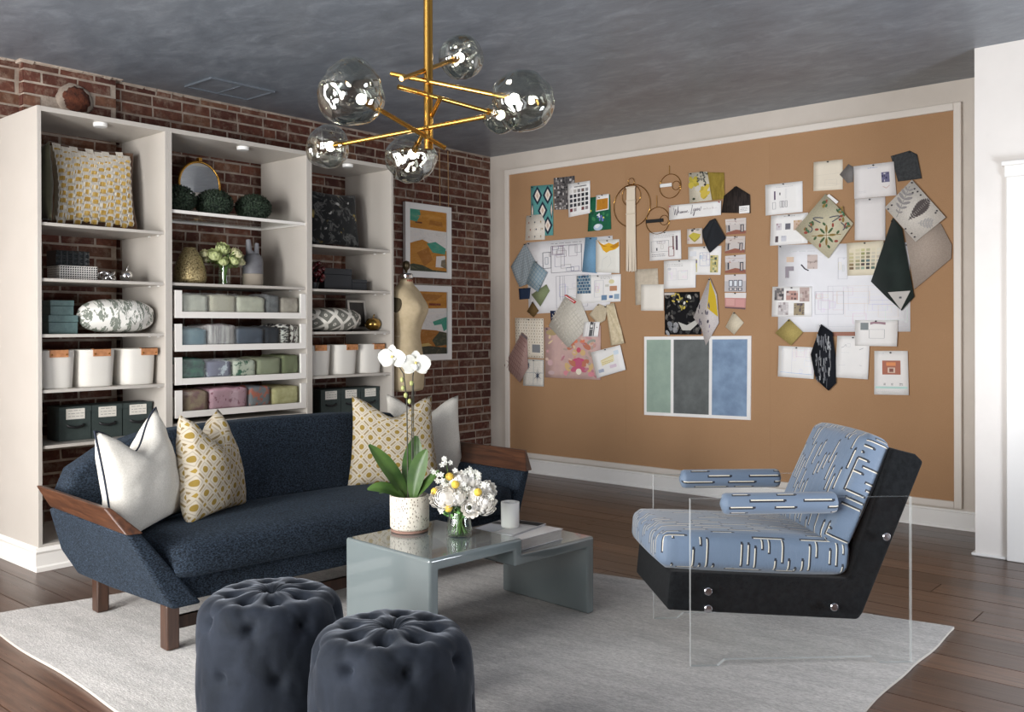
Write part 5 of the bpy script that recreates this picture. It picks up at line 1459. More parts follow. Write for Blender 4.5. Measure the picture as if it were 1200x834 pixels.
RC = simple('pale_green_rose', S(206, 212, 160), S(182, 194, 128), 30, 0.6); RW = simple('cream_rose', S(228, 222, 184), S(208, 208, 160), 30, 0.6)
for k, (dy, dz, dx, r, mt) in enumerate(((-.085, .190, .03, .042, RC), (-.015, .232, .01, .044, RC), (.075, .205, .03, .040, RW), (.12, .165, .0, .036, RW), (.035, .160, .06, .034, RC), (-.045, .150, .06, .032, RC), (-.135, .195, -.01, .026, RW), (-.11, .165, -.03, .026, RW))):
    b = rose_mb(r, k, 4, .5); b.xf(Matrix.Rotation(-dy*4, 4, 'X').to_4x4()); b.xf(Matrix.Rotation(0.75, 4, 'Y'))
    obj('rose', b, mt, t, 180, loc=(dx, dy, dz))
b = MB(); lr = random.Random(12)
for k in range(420):
    th = lr.random()*2*PI; q_ = Vector((lr.gauss(0, 1), lr.gauss(0, 1), lr.gauss(0, 1))).normalized()*lr.random()**.4; p = Vector((q_.x*.08, .005+q_.y*.13, .155+q_.z*.055))
    d = Vector((math.cos(th), math.sin(th), lr.uniform(-.6, .6))).normalized(); c = d.cross(Vector((0, 0, 1))).normalized(); L = lr.uniform(.015, .034)
    b.add([p, p+d*L*.5+c*L*.28, p+d*L, p+d*L*.5-c*L*.28], [(0, 1, 2, 3)])
o = obj('small_leaves', b, simple('fresh_green', S(128, 152, 72), S(84, 116, 52), 30, 0.6), t); o['kind'] = 'stuff'
t = thing('ceramic_bottle', 'grey ceramic bottle with a beige foot and two horned necks', 'vase', (0.38, -2.800, 1.5335))
obj('beige_foot', MB().lathe([(0, 0), (.058, 0), (.066, .006), (.066, .082), (0, .082)], 30), simple('beige_clay', S(150, 140, 126), None, 1, 0.7), t, 50)
obj('grey_body', MB().lathe([(.066, .083), (.066, .16), (.058, .195), (.040, .215), (0, .222)], 30), simple('grey_glaze', S(112, 112, 116), S(98, 98, 102), 20, 0.5), t, 50)
b = MB().tube([(0, -.012, .20), (0, -.030, .235), (0, -.034, .305)], [.034, .020, .015], 14).tube([(0, .012, .20), (0, .028, .230), (0, .032, .285)], [.034, .018, .013], 14)
obj('necks', b, simple('grey_glaze_neck', S(120, 120, 124), None, 1, 0.5), t, 60)

# --- things on the right unit
pillow('floral_pillow', 'dark floral pillow leaning on the top shelf of the right bookcase unit', 'pillow', 0.48, 0.40, 0.13, darkfloral_mat(), (0.34, -2.105, 2.034), PI/2, 0.12, seed=6)
t = thing('berry_bunch', 'bunch of glossy dark red berries beside two dark boxes on the right unit', 'ornament', (0.42, -2.335, 1.5265))
obj('cup', MB().lathe([(0, 0), (.03, 0), (.04, .05), (.036, .05), (0, .01)], 18), M['black'], t, 60)
b = MB(); q = random.Random(5)
for k in range(34):
    a = q.random()*2*PI; rr = q.random()**.5*.065; b.ball((rr*math.cos(a), rr*math.sin(a)*1.1, .06+q.random()*.12), .013+.006*q.random(), 10, 7)
obj('berries', b, simple('dark_red_gloss', S(96, 18, 24), S(40, 10, 14), 30, 0.12, coat=0.5), t, 180)
dk = simple('charcoal_box', S(44, 46, 50), None, 1, 0.6)
for (y0, y1, z1, lb) in ((-2.222, -1.975, 1.682, 'taller charcoal storage box on the second shelf of the right unit'), (-1.970, -1.832, 1.611, 'lower charcoal storage box beside the taller one')):
    t = thing('storage_box', lb, 'box', (0.33, (y0+y1)/2, 1.5265), 0, 'charcoal storage boxes')
    w = (y1-y0)/2; h = z1-1.5265
    obj('body', rbox(-.10, .07, -w, w, 0, h*.72), dk, t, bevel=.002); obj('lid', rbox(-.102, .072, -w-.001, w+.001, h*.73, h), dk, t, bevel=.002)
pillow('lumbar_pillow', 'grey and white trellis pillow lying on the third shelf of the right unit', 'pillow', 0.52, 0.165, 0.30, geo_mat(), (0.42, -2.185, 1.322), PI/2-0.05, 0.0, seed=9, lens=True)
t = thing('framed_photo', 'silver photo frame with a dark picture leaning behind the gold apple', 'photo frame', (0.31, -1.835, 1.2530), 0, rot=(0, -0.13, 0.0))
b = MB(); w, h, f = .088, .215, .018
for a in ((-w, -w+f, 0, h), (w-f, w, 0, h)): b.box(-.006, .006, a[0], a[1], a[2], a[3])
b.box(-.006, .006, -w+f, w-f, 0, f); b.box(-.006, .006, -w+f, w-f, h-f, h)
obj('frame', b, simple('silver_leaf', S(206, 202, 196), None, 1, 0.3, 0.7), t, bevel=.002)
obj('picture', rbox(-.005, .001, -w+f, w-f, f, h-f), simple('dark_photo', S(54, 50, 48), S(40, 38, 38), 14, 0.3), t)
obj('easel_back', MB().hexa([(-.10, -.02, 0), (-.094, -.02, 0), (-.094, .02, 0), (-.10, .02, 0)], [(-.010, -.02, .16), (-.006, -.02, .16), (-.006, .02, .16), (-.010, .02, .16)]), M['black'], t)
t = thing('gold_apple', 'crumpled gold apple ornament in front of the silver photo frame', 'ornament', (0.43, -1.800, 1.2430))
obj('fruit', MB().ball((0, 0, .047), .056, 26, 18, fn=lambda d: 1+.08*noise.noise(d*4.5)-0.12*max(0, d.z-.75), sc=(1, 1.1, .84)), M['gold'], t, 180)
obj('stem', MB().tube([(0, 0, .088), (.002, .004, .105), (.002, .012, .116)], [.005, .004, .006], 8), M['gold'], t, 180)

# ================================================================== RUG
b = MB()
c00, c10, c11, c01 = Vector((1.17, -4.785, 0)), Vector((4.42, -4.93, 0)), Vector((4.384, -2.095, 0)), Vector((1.62, -2.62, 0))
def rugp(u, v, z):
    p = (c00*(1-u)+c10*u)*(1-v)+(c01*(1-u)+c11*u)*v
    w = 0.014*noise.noise((u*7+v*5, u*3-v*9, 0.3))
    ex = 1 if min(u, 1-u) < .02 else 0; ey = 1 if min(v, 1-v) < .02 else 0
    return (p.x+w*ex, p.y+w*ey, z+0.0015*noise.noise((u*20, v*20, 1)))
b.grid(lambda u, v: rugp(u, v, 0.011), 50, 44)
E_ = [(k/50, 0) for k in range(50)]+[(1, k/44) for k in range(44)]+[(1-k/50, 1) for k in range(50)]+[(0, 1-k/44) for k in range(44)]
n = len(E_); vs = [rugp(u, v, 0.011) for u, v in E_]+[(*rugp(u, v, 0)[:2], 0.0005) for u, v in E_]
b.add(vs, [(i, n+i, n+(i+1) % n, (i+1) % n) for i in range(n)], 1)
tag(obj('area_rug', b, [M['rug'], M['rug_edge']], None, 40), 'large pale grey streaked rug under the seating on the dark planks', 'rug')
RZ = 0.0132

# ================================================================== SOFA
SA = 0.07; LT = 1.87
sofa = thing('sofa', 'long navy blue sofa with flared arms and walnut arm caps', 'sofa', (2.20, -4.43, 0), -SA)
obj('sofa_base', MB().prism([(.0, .19), (-.70, .19), (-.70, .31), (-.02, .31)], -.02, LT+.02, 'y'), M['navy'], sofa, bevel=.018, seg=3)
obj('seat_cushion', cushion_mb(.335, LT/2+.02, .078, .05, 10, (0.008, 0.0, 0.012)), M['navy'], sofa, 180, loc=(-.29, LT/2, .355), weld=True)
def mir(t): return LT-t
bp = [(-.02, .2), (-.10, .40), (-.19, .55), (-.13, .655), (.02, .735), (.22, .782), (.55, .80), (LT/2, .806)]
bp = bp+[(mir(t), z) for t, z in bp[::-1][1:]]
def sf(z): return -.545-(z-.3)*.30
b = MB().hexa([(sf(z)-.15, t, z) for t, z in bp], [(sf(z), t, z) for t, z in bp])
obj('backrest', b, M['navy'], sofa, 50, bevel=.03, seg=4)
arm = [(.05, .185), (-.42, .19), (-.66, .205), (-.76, .30), (-.765, .49), (.0, .49)]
def tin(z): return .10-(z-.185)/.36*.27
def tout(z, s_=0.0):
    f = (z-.185)/.36
    return -.03-f*.185+.085*s_/.7*(1-f)
for side in (0, 1):
    def tt(v): return mir(v) if side else v
    lo = [(s_, tt(tout(z, s_)), z) for s_, z in arm]; hi = [(s_, tt(tin(z)), z) for s_, z in arm]
    obj('arm', MB().hexa(lo, hi), M['navy'], sofa, 50, bevel=.014, seg=3, weld=True)
    def cp(s_, v, z): return (s_, tt(v), z)
    o0, o1 = tout(.491)-.004, tout(.588)-.004
    lo = [cp(-.77, o0, .491), cp(.012, o0, .491), cp(.025, tin(.491)+.002, .491), cp(-.72, tin(.491)+.002, .491)]
    hi = [cp(-.80, o1, .588), cp(-.075, o1, .588), cp(-.065, o1+.024, .588), cp(-.77, o1+.024, .588)]
    obj('arm_cap', MB().hexa(lo, hi), M['walnut'], sofa, bevel=.006, seg=3, weld=True)
    for s_ in (-.03, -.70):
        obj('leg', rbox(s_-.03, s_+.03, tt(.0)-.028, tt(.0)+.028, RZ, .19), M['leg_wood'], sofa, bevel=.008, seg=3)
    obj('front_stretcher', rbox(-.042, -.018, .028, LT-.028, .085, .135), M['leg_wood'], sofa, bevel=.003)
pillow('sofa_pillow', 'white pillow with dark piping leaning in the near arm of the sofa', 'pillow', 0.47, 0.49, 0.19, M['cream_linen'], (1.84, -4.375, 0.655), math.radians(112), 0.14, roll=-0.17, chop=0.13, nar=.20, seed=1, piping=M['dark_piping'], pr_=0.0045, dip=.55)
pillow('sofa_pillow', 'ochre dotted lattice pillow beside the white one at the near end of the sofa', 'pillow', 0.48, 0.48, 0.20, M['lattice'], (1.80, -4.02, 0.655), math.radians(116), 0.20, chop=0.15, nar=.36, seed=3, dip=.5)
pillow('sofa_pillow', 'ochre dotted lattice pillow at the far end of the sofa, behind the orchid', 'pillow', 0.52, 0.50, 0.16, M['lattice'], (1.82, -2.90, 0.655), math.radians(62), 0.22, chop=0.10, nar=.14, seed=5, roll=0.03, dip=.55)
pillow('sofa_pillow', 'plain white pillow at the far end of the sofa, behind the lattice one', 'pillow', 0.50, 0.50, 0.16, M['cream_linen'], (1.70, -2.545, 0.635), math.radians(66), 0.22, chop=0.10, nar=.1, seed=7, roll=0.05, dip=.55)

# ================================================================== COFFEE TABLE
TA = 0.067
TP = [(0, 0), (0, .413), (.501, .413), (.501, .348), (.964, .348), (.964, 0), (.919, 0), (.919, .303), (.456, .303), (.456, .368), (.045, .368), (.045, 0)]
tbl = obj('coffee_table', MB().prism([(y, z-RZ if z > 0 else 0) for y, z in TP], -.519, 0, 'x'), M['lacquer'], None, 30, bevel=.011, seg=4, loc=(3.085, -3.904, RZ), rot=(0, 0, -TA))
tag(tbl, 'grey lacquered waterfall coffee table with one stepped-down end on the rug', 'coffee table')
def tw(x, y, z): return (3.085+x*math.cos(TA)+y*math.sin(TA), -3.904-x*math.sin(TA)+y*math.cos(TA), z)
t = thing('coffee_table_book', 'thick pale glossy book on the lower end of the coffee table', 'book', tw(-.15, .675, .3485), -TA+.05)
obj('page_block', rbox(-.105, .097, -.134, .134, .004, .042), simple('page_edges', S(226, 224, 220), S(196, 194, 190), 60, 0.6, stretch=(.2, .2, 14)), t)
obj('cover', rbox(-.110, .102, -.138, .138, 0, .0038).box(-.110, .102, -.138, .138, .0422, .046), simple('white_cover', S(222, 222, 224), None, 1, 0.12), t, bevel=.001)
t = thing('magazine', 'open thin magazine with black and grey pages under the white candle', 'magazine', tw(-.235, .668, .3955), -TA+.20)
obj('pages', rbox(-.105, .105, -.14, .14, 0, .004), simple('mag_pages', S(200, 200, 204), None, 1, 0.2), t)
b = MB()
for (x0, x1, y0, y1, c) in ((-.10, .0, -.13, .0, S(176, 178, 186)), (-.10, .10, .075, .135, S(34, 36, 40)), (-.10, -.02, .01, .06, S(60, 62, 66)), (.01, .10, -.12, .05, S(206, 204, 204))):
    b.add([(x0, y0, .0044), (x1, y0, .0044), (x1, y1, .0044), (x0, y1, .0044)], [(0, 1, 2, 3)], 0, c)
obj('print', b, M['ink'], t)
t = thing('candle', 'plain white candle tumbler standing on the magazine', 'candle', tw(-.225, .665, .4003))
obj('tumbler', MB().lathe([(0, 0), (.037, 0), (.0395, .004), (.0405, .108), (.037, .108), (.036, .085), (0, .085)], 36, cap=False), M['white'], t, 50)
obj('wick', MB().tube([(0, 0, .085), (.001, 0, .097)], .0012, 5), M['black'], t)

# ---- orchid and bouquet, local x to the viewer's right
VR = math.radians(42.2)
def leaf_mb(p0, p1, p2, w, nrm, fold=0.25, n=12):
    p0, p1, p2 = Vector(p0), Vector(p1), Vector(p2); nrm = Vector(nrm).normalized()
    b = MB()
    def P(u, v):
        q = p0*(1-v)**2+p1*2*v*(1-v)+p2*v*v
        d = (p0*(-2*(1-v))+p1*(2-4*v)+p2*2*v).normalized()
        s_ = d.cross(nrm).normalized(); nn = s_.cross(d)
        wd = w*max(.05, math.sin(PI*min(1, v**1.15*.93+.07)))**.6
        k = 2*u-1
        return q+s_*wd*k*.5-nn*fold*wd*(1-abs(k))*0.5
    b.grid(P, 6, n); return b
orchid = thing('potted_orchid', 'white orchid in a speckled stoneware pot on the coffee table', 'plant', tw(-.423, .261, .4135), VR)
m = MT('speckled_stoneware'); vo = m.n('ShaderNodeTexVoronoi'); m.l(m.vec('Object', (1, 1, .6)), vo.inputs['Vector']); vo.inputs['Scale'].default_value = 120
sp_ = m.ramp(E(m.nt, vo.outputs['Distance']), [(0.22, (1, 1, 1)), (0.34, (0, 0, 0))])
n2 = m.noise(m.vec('Object'), 16, 3)
s3 = m.n('ShaderNodeSeparateColor'); m.l(sp_, s3.inputs[0])
m.set(m.mix(E(m.nt, s3.outputs[0])*n2.gt(0.42), m.mix(n2, S(222, 216, 204), S(204, 197, 182)), S(108, 98, 84)), 0.6); m.bump(m.noise(m.vec('Object', (1, 1, .5)), 60, 4), .4, .004)
obj('pot', MB().lathe([(0, .012), (.074, .012), (.082, .022), (.083, .150), (.079, .153), (.074, .150), (.073, .125), (0, .125)], 48, cap=False), m.m, orchid, 60)
obj('saucer', MB().lathe([(0, 0), (.072, 0), (.078, .003), (.079, .010), (.072, .0115), (0, .0115)], 40, cap=False), simple('pink_clay', S(150, 118, 106), None, 1, .7), orchid, 60)
obj('bark', MB().lathe([(.0725, .126), (.05, .136), (.02, .140), (0, .141)], 24, cap=False), M['soil'], orchid, 60)
Z0 = .14
for (p0, p1, p2, w, nr, fd) in (
    ((-.015, 0, Z0), (-.06, -.02, Z0+.12), (-.168, -.02, Z0+.225), .074, (.5, -.8, .4), .25),
    ((.005, .02, Z0), (.005, .03, Z0+.13), (.028, .03, Z0+.255), .090, (-.1, -1, .15), .22),
    ((.015, -.015, Z0), (.020, -.03, Z0+.12), (.074, -.03, Z0+.205), .078, (-.35, -1, .1), .3),
    ((-.02, -.02, Z0), (-.09, -.05, Z0+.075), (-.170, -.06, Z0+.045), .066, (.1, -.55, .8), .22),
    ((-.015, .03, Z0), (-.07, .05, Z0+.05), (-.135, .07, Z0+.005), .055, (.1, -.4, .9), .2),
    ((.02, -.01, Z0), (.07, -.03, Z0+.07), (.125, -.04, Z0+.12), .050, (-.3, -.6, .7), .3)):
    obj('leaf', leaf_mb(p0, p1, p2, w, nr, fd), M['leaf'], orchid, 180)
s1 = [(-.006, 0, Z0-.01), (-.008, 0, .35), (-.010, -.004, .55), (-.022, -.012, .66), (-.050, -.02, .705)]
s2 = [(.014, .005, Z0-.01), (.010, .006, .40), (.012, .004, .56), (.016, -.004, .65), (.022, -.02, .685)]
obj('flower_stem', MB().tube(s1, [.0035, .003, .003, .0026, .002], 7), M['dark_stem'], orchid, 60)
obj('flower_stem', MB().tube(s2, [.0035, .003, .003, .0026, .002], 7), M['dark_stem'], orchid, 60)
obj('stake', MB().tube([(.016, .010, .12), (.018, .010, .62)], .0022, 6), M['dark_stem'], orchid, 60)
b = MB()
for (x, y, z) in ((-.026, -.01, .60), (-.014, -.012, .57), (.002, -.01, .545), (.010, -.008, .62), (-.030, -.006, .635)):
    b.ball((x, y, z), .009, 10, 8, sc=(.9, .9, 1.3))
obj('buds', b, simple('orchid_bud', S(178, 182, 120), S(150, 156, 96), 60, .5), orchid, 180)
def bloom(c, r, tilt, nm):
    f = MB()
    def petal(ang, L, w, off, cup):
        d = Vector((math.cos(ang), 0, math.sin(ang))); s_ = Vector((-math.sin(ang), 0, math.cos(ang)))
        def P(u, v):
            k = 2*u-1; wd = w*math.sin(PI*min(1, (v*.84+.12)))**.7
            return d*(L*v)+s_*(wd*k*.5)+Vector((0, off-cup*math.sin(PI*v*.8)*.3-.12*L*v*v*(1 if cup > 0 else -1)-.10*wd*k*k, 0))
        f.grid(P, 6, 8)
    petal(PI/2, r*.95, r*.75, .004, .02); petal(PI*1.20, r*.95, r*.7, .004, .02); petal(PI*1.80, r*.95, r*.7, .004, .02)
    petal(.14, r*1.05, r*1.2, -.002, .02); petal(PI-.14, r*1.05, r*1.2, -.002, .02)
    f.xf(Matrix.Translation(c) @ Matrix.Rotation(tilt[0], 4, 'X') @ Matrix.Rotation(tilt[1], 4, 'Z'))
    o = obj('bloom', f, M['petal'], orchid, 180)
    g = MB()
    g.ball((0, -.010, -.012), .013, 10, 8, sc=(.8, 1.0, 1.2)); g.ball((-.011, -.008, -.004), .008, 8, 6); g.ball((.011, -.008, -.004), .008, 8, 6); g.ball((0, -.014, .006), .006, 8, 6, 1)
    g.xf(Matrix.Translation(c) @ Matrix.Rotation(tilt[0], 4, 'X') @ Matrix.Rotation(tilt[1], 4, 'Z'))
    obj('lip', g, [M['petal'], simple('orchid_throat', S(206, 186, 110), None, 1, .6)], o, 180)
bloom(Vector((-.066, -.026, .728)), .058, (.12, -.25), 'a')
bloom(Vector((.028, -.028, .700)), .060, (-.05, .2), 'b')

vase = thing('flower_bouquet', 'white ranunculus and yellow craspedia bouquet in a glass vase on the coffee table', 'flower vase', tw(-.207, .343, .4135), VR)
obj('glass_vase', MB().lathe([(0, 0), (.044, 0), (.052, .006), (.053, .03), (.046, .08), (.039, .115), (.042, .13), (.039, .13), (.036, .115), (.043, .08), (.049, .03), (.046, .009), (0, .007)], 32, cap=False), M['glass'], vase, 60)
obj('water', MB().lathe([(0, .0085), (.045, .010), (.048, .03), (.043, .076), (0, .076)], 24, cap=False), M['water'], vase, 60)
b = MB(); sr = random.Random(6)
for k in range(12):
    a = k*2.4; r0 = .03*sr.random()**.5
    b.tube([(r0*math.cos(a)*1.2, r0*math.sin(a)*1.2, .012), (.02*math.cos(a+2.6), .02*math.sin(a+2.6), .10), (.045*math.cos(a+2.6), .04*math.sin(a+2.6), .16)], .0032, 6)
obj('cut_stems', b, M['stem'], vase, 60)
def pxv(x, y, d=0.0): return Vector(((x-538)/286, d, (628-y)/286))
FW = simple('white_ranunculus', S(252, 250, 246), S(244, 240, 232), 30, .6)
for k, (x, y, d, r, rx, rz_) in enumerate(((552, 592, -.055, .036, 1.35, 0), (567, 588, -.02, .050, 1.0, .7), (521, 580, -.045, .048, 1.1, -.5), (514, 584, -.01, .036, 1.1, -.9), (538, 560, -.01, .038, .5, 0), (553, 562, .02, .036, .5, .2), (536, 580, -.05, .034, 1.2, -.1), (572, 575, .02, .036, .8, .9), (530, 568, .0, .04, .6, -.3), (556, 575, -.01, .036, .8, .2))):
    b = rose_mb(r, 30+k, 5, .45 if k else .75)
    b.xf(Matrix.Translation(pxv(x, y, d)) @ Matrix.Rotation(rz_, 4, 'Y') @ Matrix.Rotation(rx, 4, 'X'))
    o = obj('ranunculus', b, FW, vase, 180)
    if k == 0:
        g = MB().ball((0, 0, 0), .010, 12, 8); g.xf(Matrix.Translation(pxv(550, 590, -.086)))
        obj('flower_eye', g, simple('dark_eye', S(52, 56, 40), None, 1, .7), o, 180)
YB = make_mesh('yellow_ball', MB().ball((0, 0, 0), .0165, 18, 12, fn=lambda d: 1+.08*noise.noise(d*9)), M['yellow_bloom'], 180)
for (x, y, d) in ((527, 557, -.03), (534, 565, -.055), (560, 574, -.055), (526, 592, -.06), (510, 575, -.02)): link('yellow_ball', YB, vase, pxv(x, y, d))
b = MB(); lr = random.Random(21)
def star(c, r, n_):
    c = Vector(c); n_ = Vector(n_).normalized(); a = n_.cross(Vector((.3, .2, 1))).normalized(); e = n_.cross(a)
    for k in range(5):
        t_ = 2*PI*k/5+lr.random()*.3; d = a*math.cos(t_)+e*math.sin(t_); s_ = n_.cross(d)
        b.add([c, c+d*r*.6+s_*r*.32+n_*r*.2, c+d*r+n_*r*.05, c+d*r*.6-s_*r*.32+n_*r*.2], [(0, 1, 2, 3)])
SP = [(523, 536), (520, 541), (527, 541), (509, 551), (516, 553), (518, 560), (549, 549), (553, 552), (546, 552), (560, 553), (562, 556), (558, 551), (566, 563), (570, 566), (541, 572), (545, 576), (539, 578), (548, 570), (536, 575), (543, 566), (514, 562), (521, 566), (533, 548), (575, 580), (518, 596)]
for (x, y) in SP:
    for q in range(2): star(pxv(x+lr.uniform(-2, 2), y+lr.uniform(-2, 2), -.03-.03*lr.random()), .0125, (lr.uniform(-.5, .5), -1, lr.uniform(0, .8)))
obj('star_blossoms', b, M['petal'], vase)
b = MB()
b.tube([pxv(530, 570), pxv(525, 552, -.02), pxv(523, 537, -.03)], .0012, 5).tube([pxv(530, 575), pxv(518, 552, -.02), pxv(509, 552, -.03)], .0012, 5).tube([pxv(552, 570), pxv(558, 558), pxv(561, 553, -.03)], .0012, 5)
obj('sprig_stems', b, M['stem'], vase)
b = MB()
for k in range(120):
    x, y = lr.uniform(516, 560), lr.uniform(585, 606)
    p = pxv(538+(x-538)*.8, y, lr.uniform(-.05, .04)); th = lr.random()*2*PI; d = Vector((math.cos(th), lr.uniform(-.8, .3), math.sin(th)*.7)).normalized(); c = d.cross(Vector((.1, 1, .2))).normalized(); L = lr.uniform(.010, .026)
    b.add([p, p+d*L*.5+c*L*.25, p+d*L, p+d*L*.5-c*L*.25], [(0, 1, 2, 3)])
o = obj('small_leaves', b, simple('bouquet_green', S(120, 164, 96), S(96, 146, 84), 30, .6), vase); o['kind'] = 'stuff'

# ================================================================== TUFTED POUFS
def pouf_mesh():
    R, H = .232, .435; NS = 8; sub = 18; nw = 74
    prof = []                                    # arc from the top centre over the rim down the side
    for k in range(61): prof.append((0.150*k/60, H-0.010*(k/60)**2))
    for k in range(1, 31):
        a = PI/2*k/30; prof.append((0.150+.072*math.sin(a), H-.010-.072*(1-math.cos(a))))
    for k in range(1, 81): prof.append((.222+.010*math.sin(PI*k/80), H-.082-(H-.082-.018)*k/80))
    acc = [0]
    for (r0, z0), (r1, z1) in zip(prof, prof[1:]): acc.append(acc[-1]+math.hypot(r1-r0, z1-z0))
    tot = acc[-1]
    def at(s_):
        s_ = max(0, min(tot, s_)); i = 0
        lo, hi = 0, len(acc)-1
        while hi-lo > 1:
            mid = (lo+hi)//2
            if acc[mid] <= s_: lo = mid
            else: hi = mid
        f = (s_-acc[lo])/(acc[hi]-acc[lo])
        return (prof[lo][0]*(1-f)+prof[hi][0]*f, prof[lo][1]*(1-f)+prof[hi][1]*f)
    def P3(s_, th):
        r, z = at(s_); return Vector((r*math.cos(th), r*math.sin(th), z))
    dth = 2*PI/NS
    sA, sB, sC, sD = .118, .245, .395, .56
    but = [(0, 0)]; seg_ = []
    for k in (-1, 0, 1, 2):
        but += [(sA, k*dth), (sB, (k+.5)*dth), (sC, k*dth)]
        seg_ += [((0.001, k*dth), (sA, k*dth)), ((sA, k*dth), (sB, (k+.5)*dth)), ((sA, k*dth), (sB, (k-.5)*dth)), ((sB, (k+.5)*dth), (sC, k*dth)), ((sB, (k+.5)*dth), (sC, (k+1)*dth)), ((sC, k*dth), (sD, k*dth))]
    B3 = [P3(*q) for q in but]
    S3 = []
    for (a, c) in seg_:
        for i in range(15):
            f = i/14; S3.append(P3(a[0]+(c[0]-a[0])*f, a[1]+(c[1]-a[1])*f))
    sector = []
    for j in range(nw+1):
        s_ = tot*j/nw; row = []
        for i in range(sub):
            th = dth*i/sub; p = P3(s_, th)
            db = min((p-q).length for q in B3); ds = min((p-q).length for q in S3)
            side = max(0, min(1, (s_-.24)/.12))
            d = .026*math.exp(-(db/.020)**2)*(1-.35*side)+.008*math.exp(-(db/.045)**2)*(1-.5*side)+.0022*math.exp(-(ds/.008)**2)*(1-.5*side)-.002*(1-math.exp(-(ds/.03)**2))
            row.append(d)
        sector.append(row)
    N = NS*sub; vs = []; fs = []
    for j in range(nw+1):
        s_ = tot*j/nw; r, z = at(s_); r2, z2 = at(s_+.004); r1, z1 = at(s_-.004)
        tx, tz = r2-r1, z2-z1; L = math.hypot(tx, tz) or 1
        nr, nz = -tz/L, tx/L
        for i in range(N):
            th = 2*PI*i/N; d = sector[j][i % sub]
            w = min(1, r/.04)*.003*noise.noise((math.cos(th)*3+.37, math.sin(th)*3+.61, s_*8+.13))+min(1, r/.04)*.0022*noise.noise((math.cos(th)*9+.29, math.sin(th)*9+.43, s_*16+.27))
            rr = max(0, r-(d-w)*nr) if r > .0005 else 0.0
            vs.append((rr*math.cos(th), rr*math.sin(th), z-(d-w)*abs(nz)))
    for j in range(nw):
        for i in range(N): fs.append((j*N+i, (j+1)*N+i, (j+1)*N+(i+1) % N, j*N+(i+1) % N))
    fs = [f for f in fs if f[0] >= N]+[(0, N+i, N+(i+1) % N) for i in range(N)]
    return make_mesh('cushioned_body', MB().add(vs, fs), M['velvet'], 180)
PM = pouf_mesh()
BTN = make_mesh('button', MB().ball((0, 0, 0), .011, 12, 8, sc=(1, 1, .5)), M['velvet'], 180)
BASE = make_mesh('base_ring', MB().lathe([(0, 0), (.21, 0), (.215, .02), (0, .02)], 40), M['black'], 50)
for (x, y, rz, lb) in ((3.051, -4.582, .25, 'tufted dark blue velvet pouf standing nearer the sofa arm'), (3.591, -4.566, .62, 'tufted dark blue velvet pouf standing nearer the camera, in front of the coffee table')):
    t = thing('pouf', lb, 'pouf', (x, y, RZ), rz, 'velvet poufs at the front of the rug')
    link('cushioned_body', PM, t); link('base_ring', BASE, t, (0, 0, 0.0)); link('button', BTN, t, (0, 0, .400))

# ================================================================== ACRYLIC ARMCHAIR
ch = thing('lounge_chair', 'blue dashed lounge chair slung between clear acrylic side panels', 'armchair', (3.775, -3.235, RZ), math.atan2(.704, .71))
def cz(z): return z-RZ
ol = [(0, RZ), (0, .632), (.834, .632), (.834, RZ), (.712, RZ), (.688, .036), (.128, .036), (.102, RZ)]
for (y0, y1) in ((-.019, 0), (.540, .559)):
    q = [(u, cz(z)) for u, z in ol]
    b = MB(); n = len(q)
    b.add([(u, y0, z) for u, z in q]+[(u, y1, z) for u, z in q], [tuple(range(n)), tuple(range(n, 2*n))[::-1]], 0)
    b.add([(u, y0, z) for u, z in q]+[(u, y1, z) for u, z in q], [(i, n+i, n+(i+1) % n, (i+1) % n) for i in range(n)], 1)
    obj('acrylic_panel', b, [M['acrylic'], M['acrylic_edge']], ch)
fp = [(-.080, .214), (.644, .166), (.662, .19), (.897, .757), (.868, .785), (.776, .808), (.612, .320), (-.066, .357)]
obj('upholstered_shell', MB().prism([(u, cz(z)) for u, z in fp], .008, .532, 'y'), M['felt_black'], ch, bevel=.012, seg=3)
obj('seat_cushion', cushion_mb(.362, .246, .066, .034, 14, (.014, .006, .020), {0: 1, 1: 1, 2: 0}), M['dash'], ch, 180, loc=(.262, .27, cz(.412)), rot=(0, .055, 0), weld=True)
obj('back_cushion', cushion_mb(.056, .243, .222, .034, 14, (.024, .004, .012), {0: 1, 1: 0, 2: 0}), M['dash'], ch, 180, loc=(.652, .27, cz(.640)), rot=(0, .420, 0), weld=True)
for yc in (-.0095, .5495):
    L0, L1, r = .115, .556, .039
    b = MB()
    def AP(u, w):
        th = 2*PI*u; x = L0+(L1-L0)*w
        e = min(1, max(0.0, min(w, 1-w)/.05)); k = r*(0.25+.75*math.sqrt(max(0, 1-(1-e)**2))) if e < 1 else r
        return (x, yc+k*math.cos(th)*.95, cz(.612)+k*math.sin(th)*1.02)
    b.grid(AP, 24, 40, wrap=False, uvf=lambda u, w: (L0+(L1-L0)*w+8+yc, u*.25+3))
    b.add([AP(k/24, 0) for k in range(24)], [tuple(range(24))]); b.add([AP(k/24, 1) for k in range(24)], [tuple(range(24))[::-1]])
    obj('arm_bolster', b, M['dash'], ch, 180, weld=True)
for (u, z) in ((.063, .292), (.063, .228), (.536, .227), (.735, .485)):
    for (yc, sg) in ((-.019, -1), (.559, 1)):
        b = MB().lathe([(0, 0), (.015, 0), (.015, .008), (.012, .011), (0, .0115)], 20, cap=False)
        obj('steel_bolt', b, M['steel'], ch, 40, loc=(u, yc, cz(z)), rot=(PI/2 if sg < 0 else -PI/2, 0, 0))

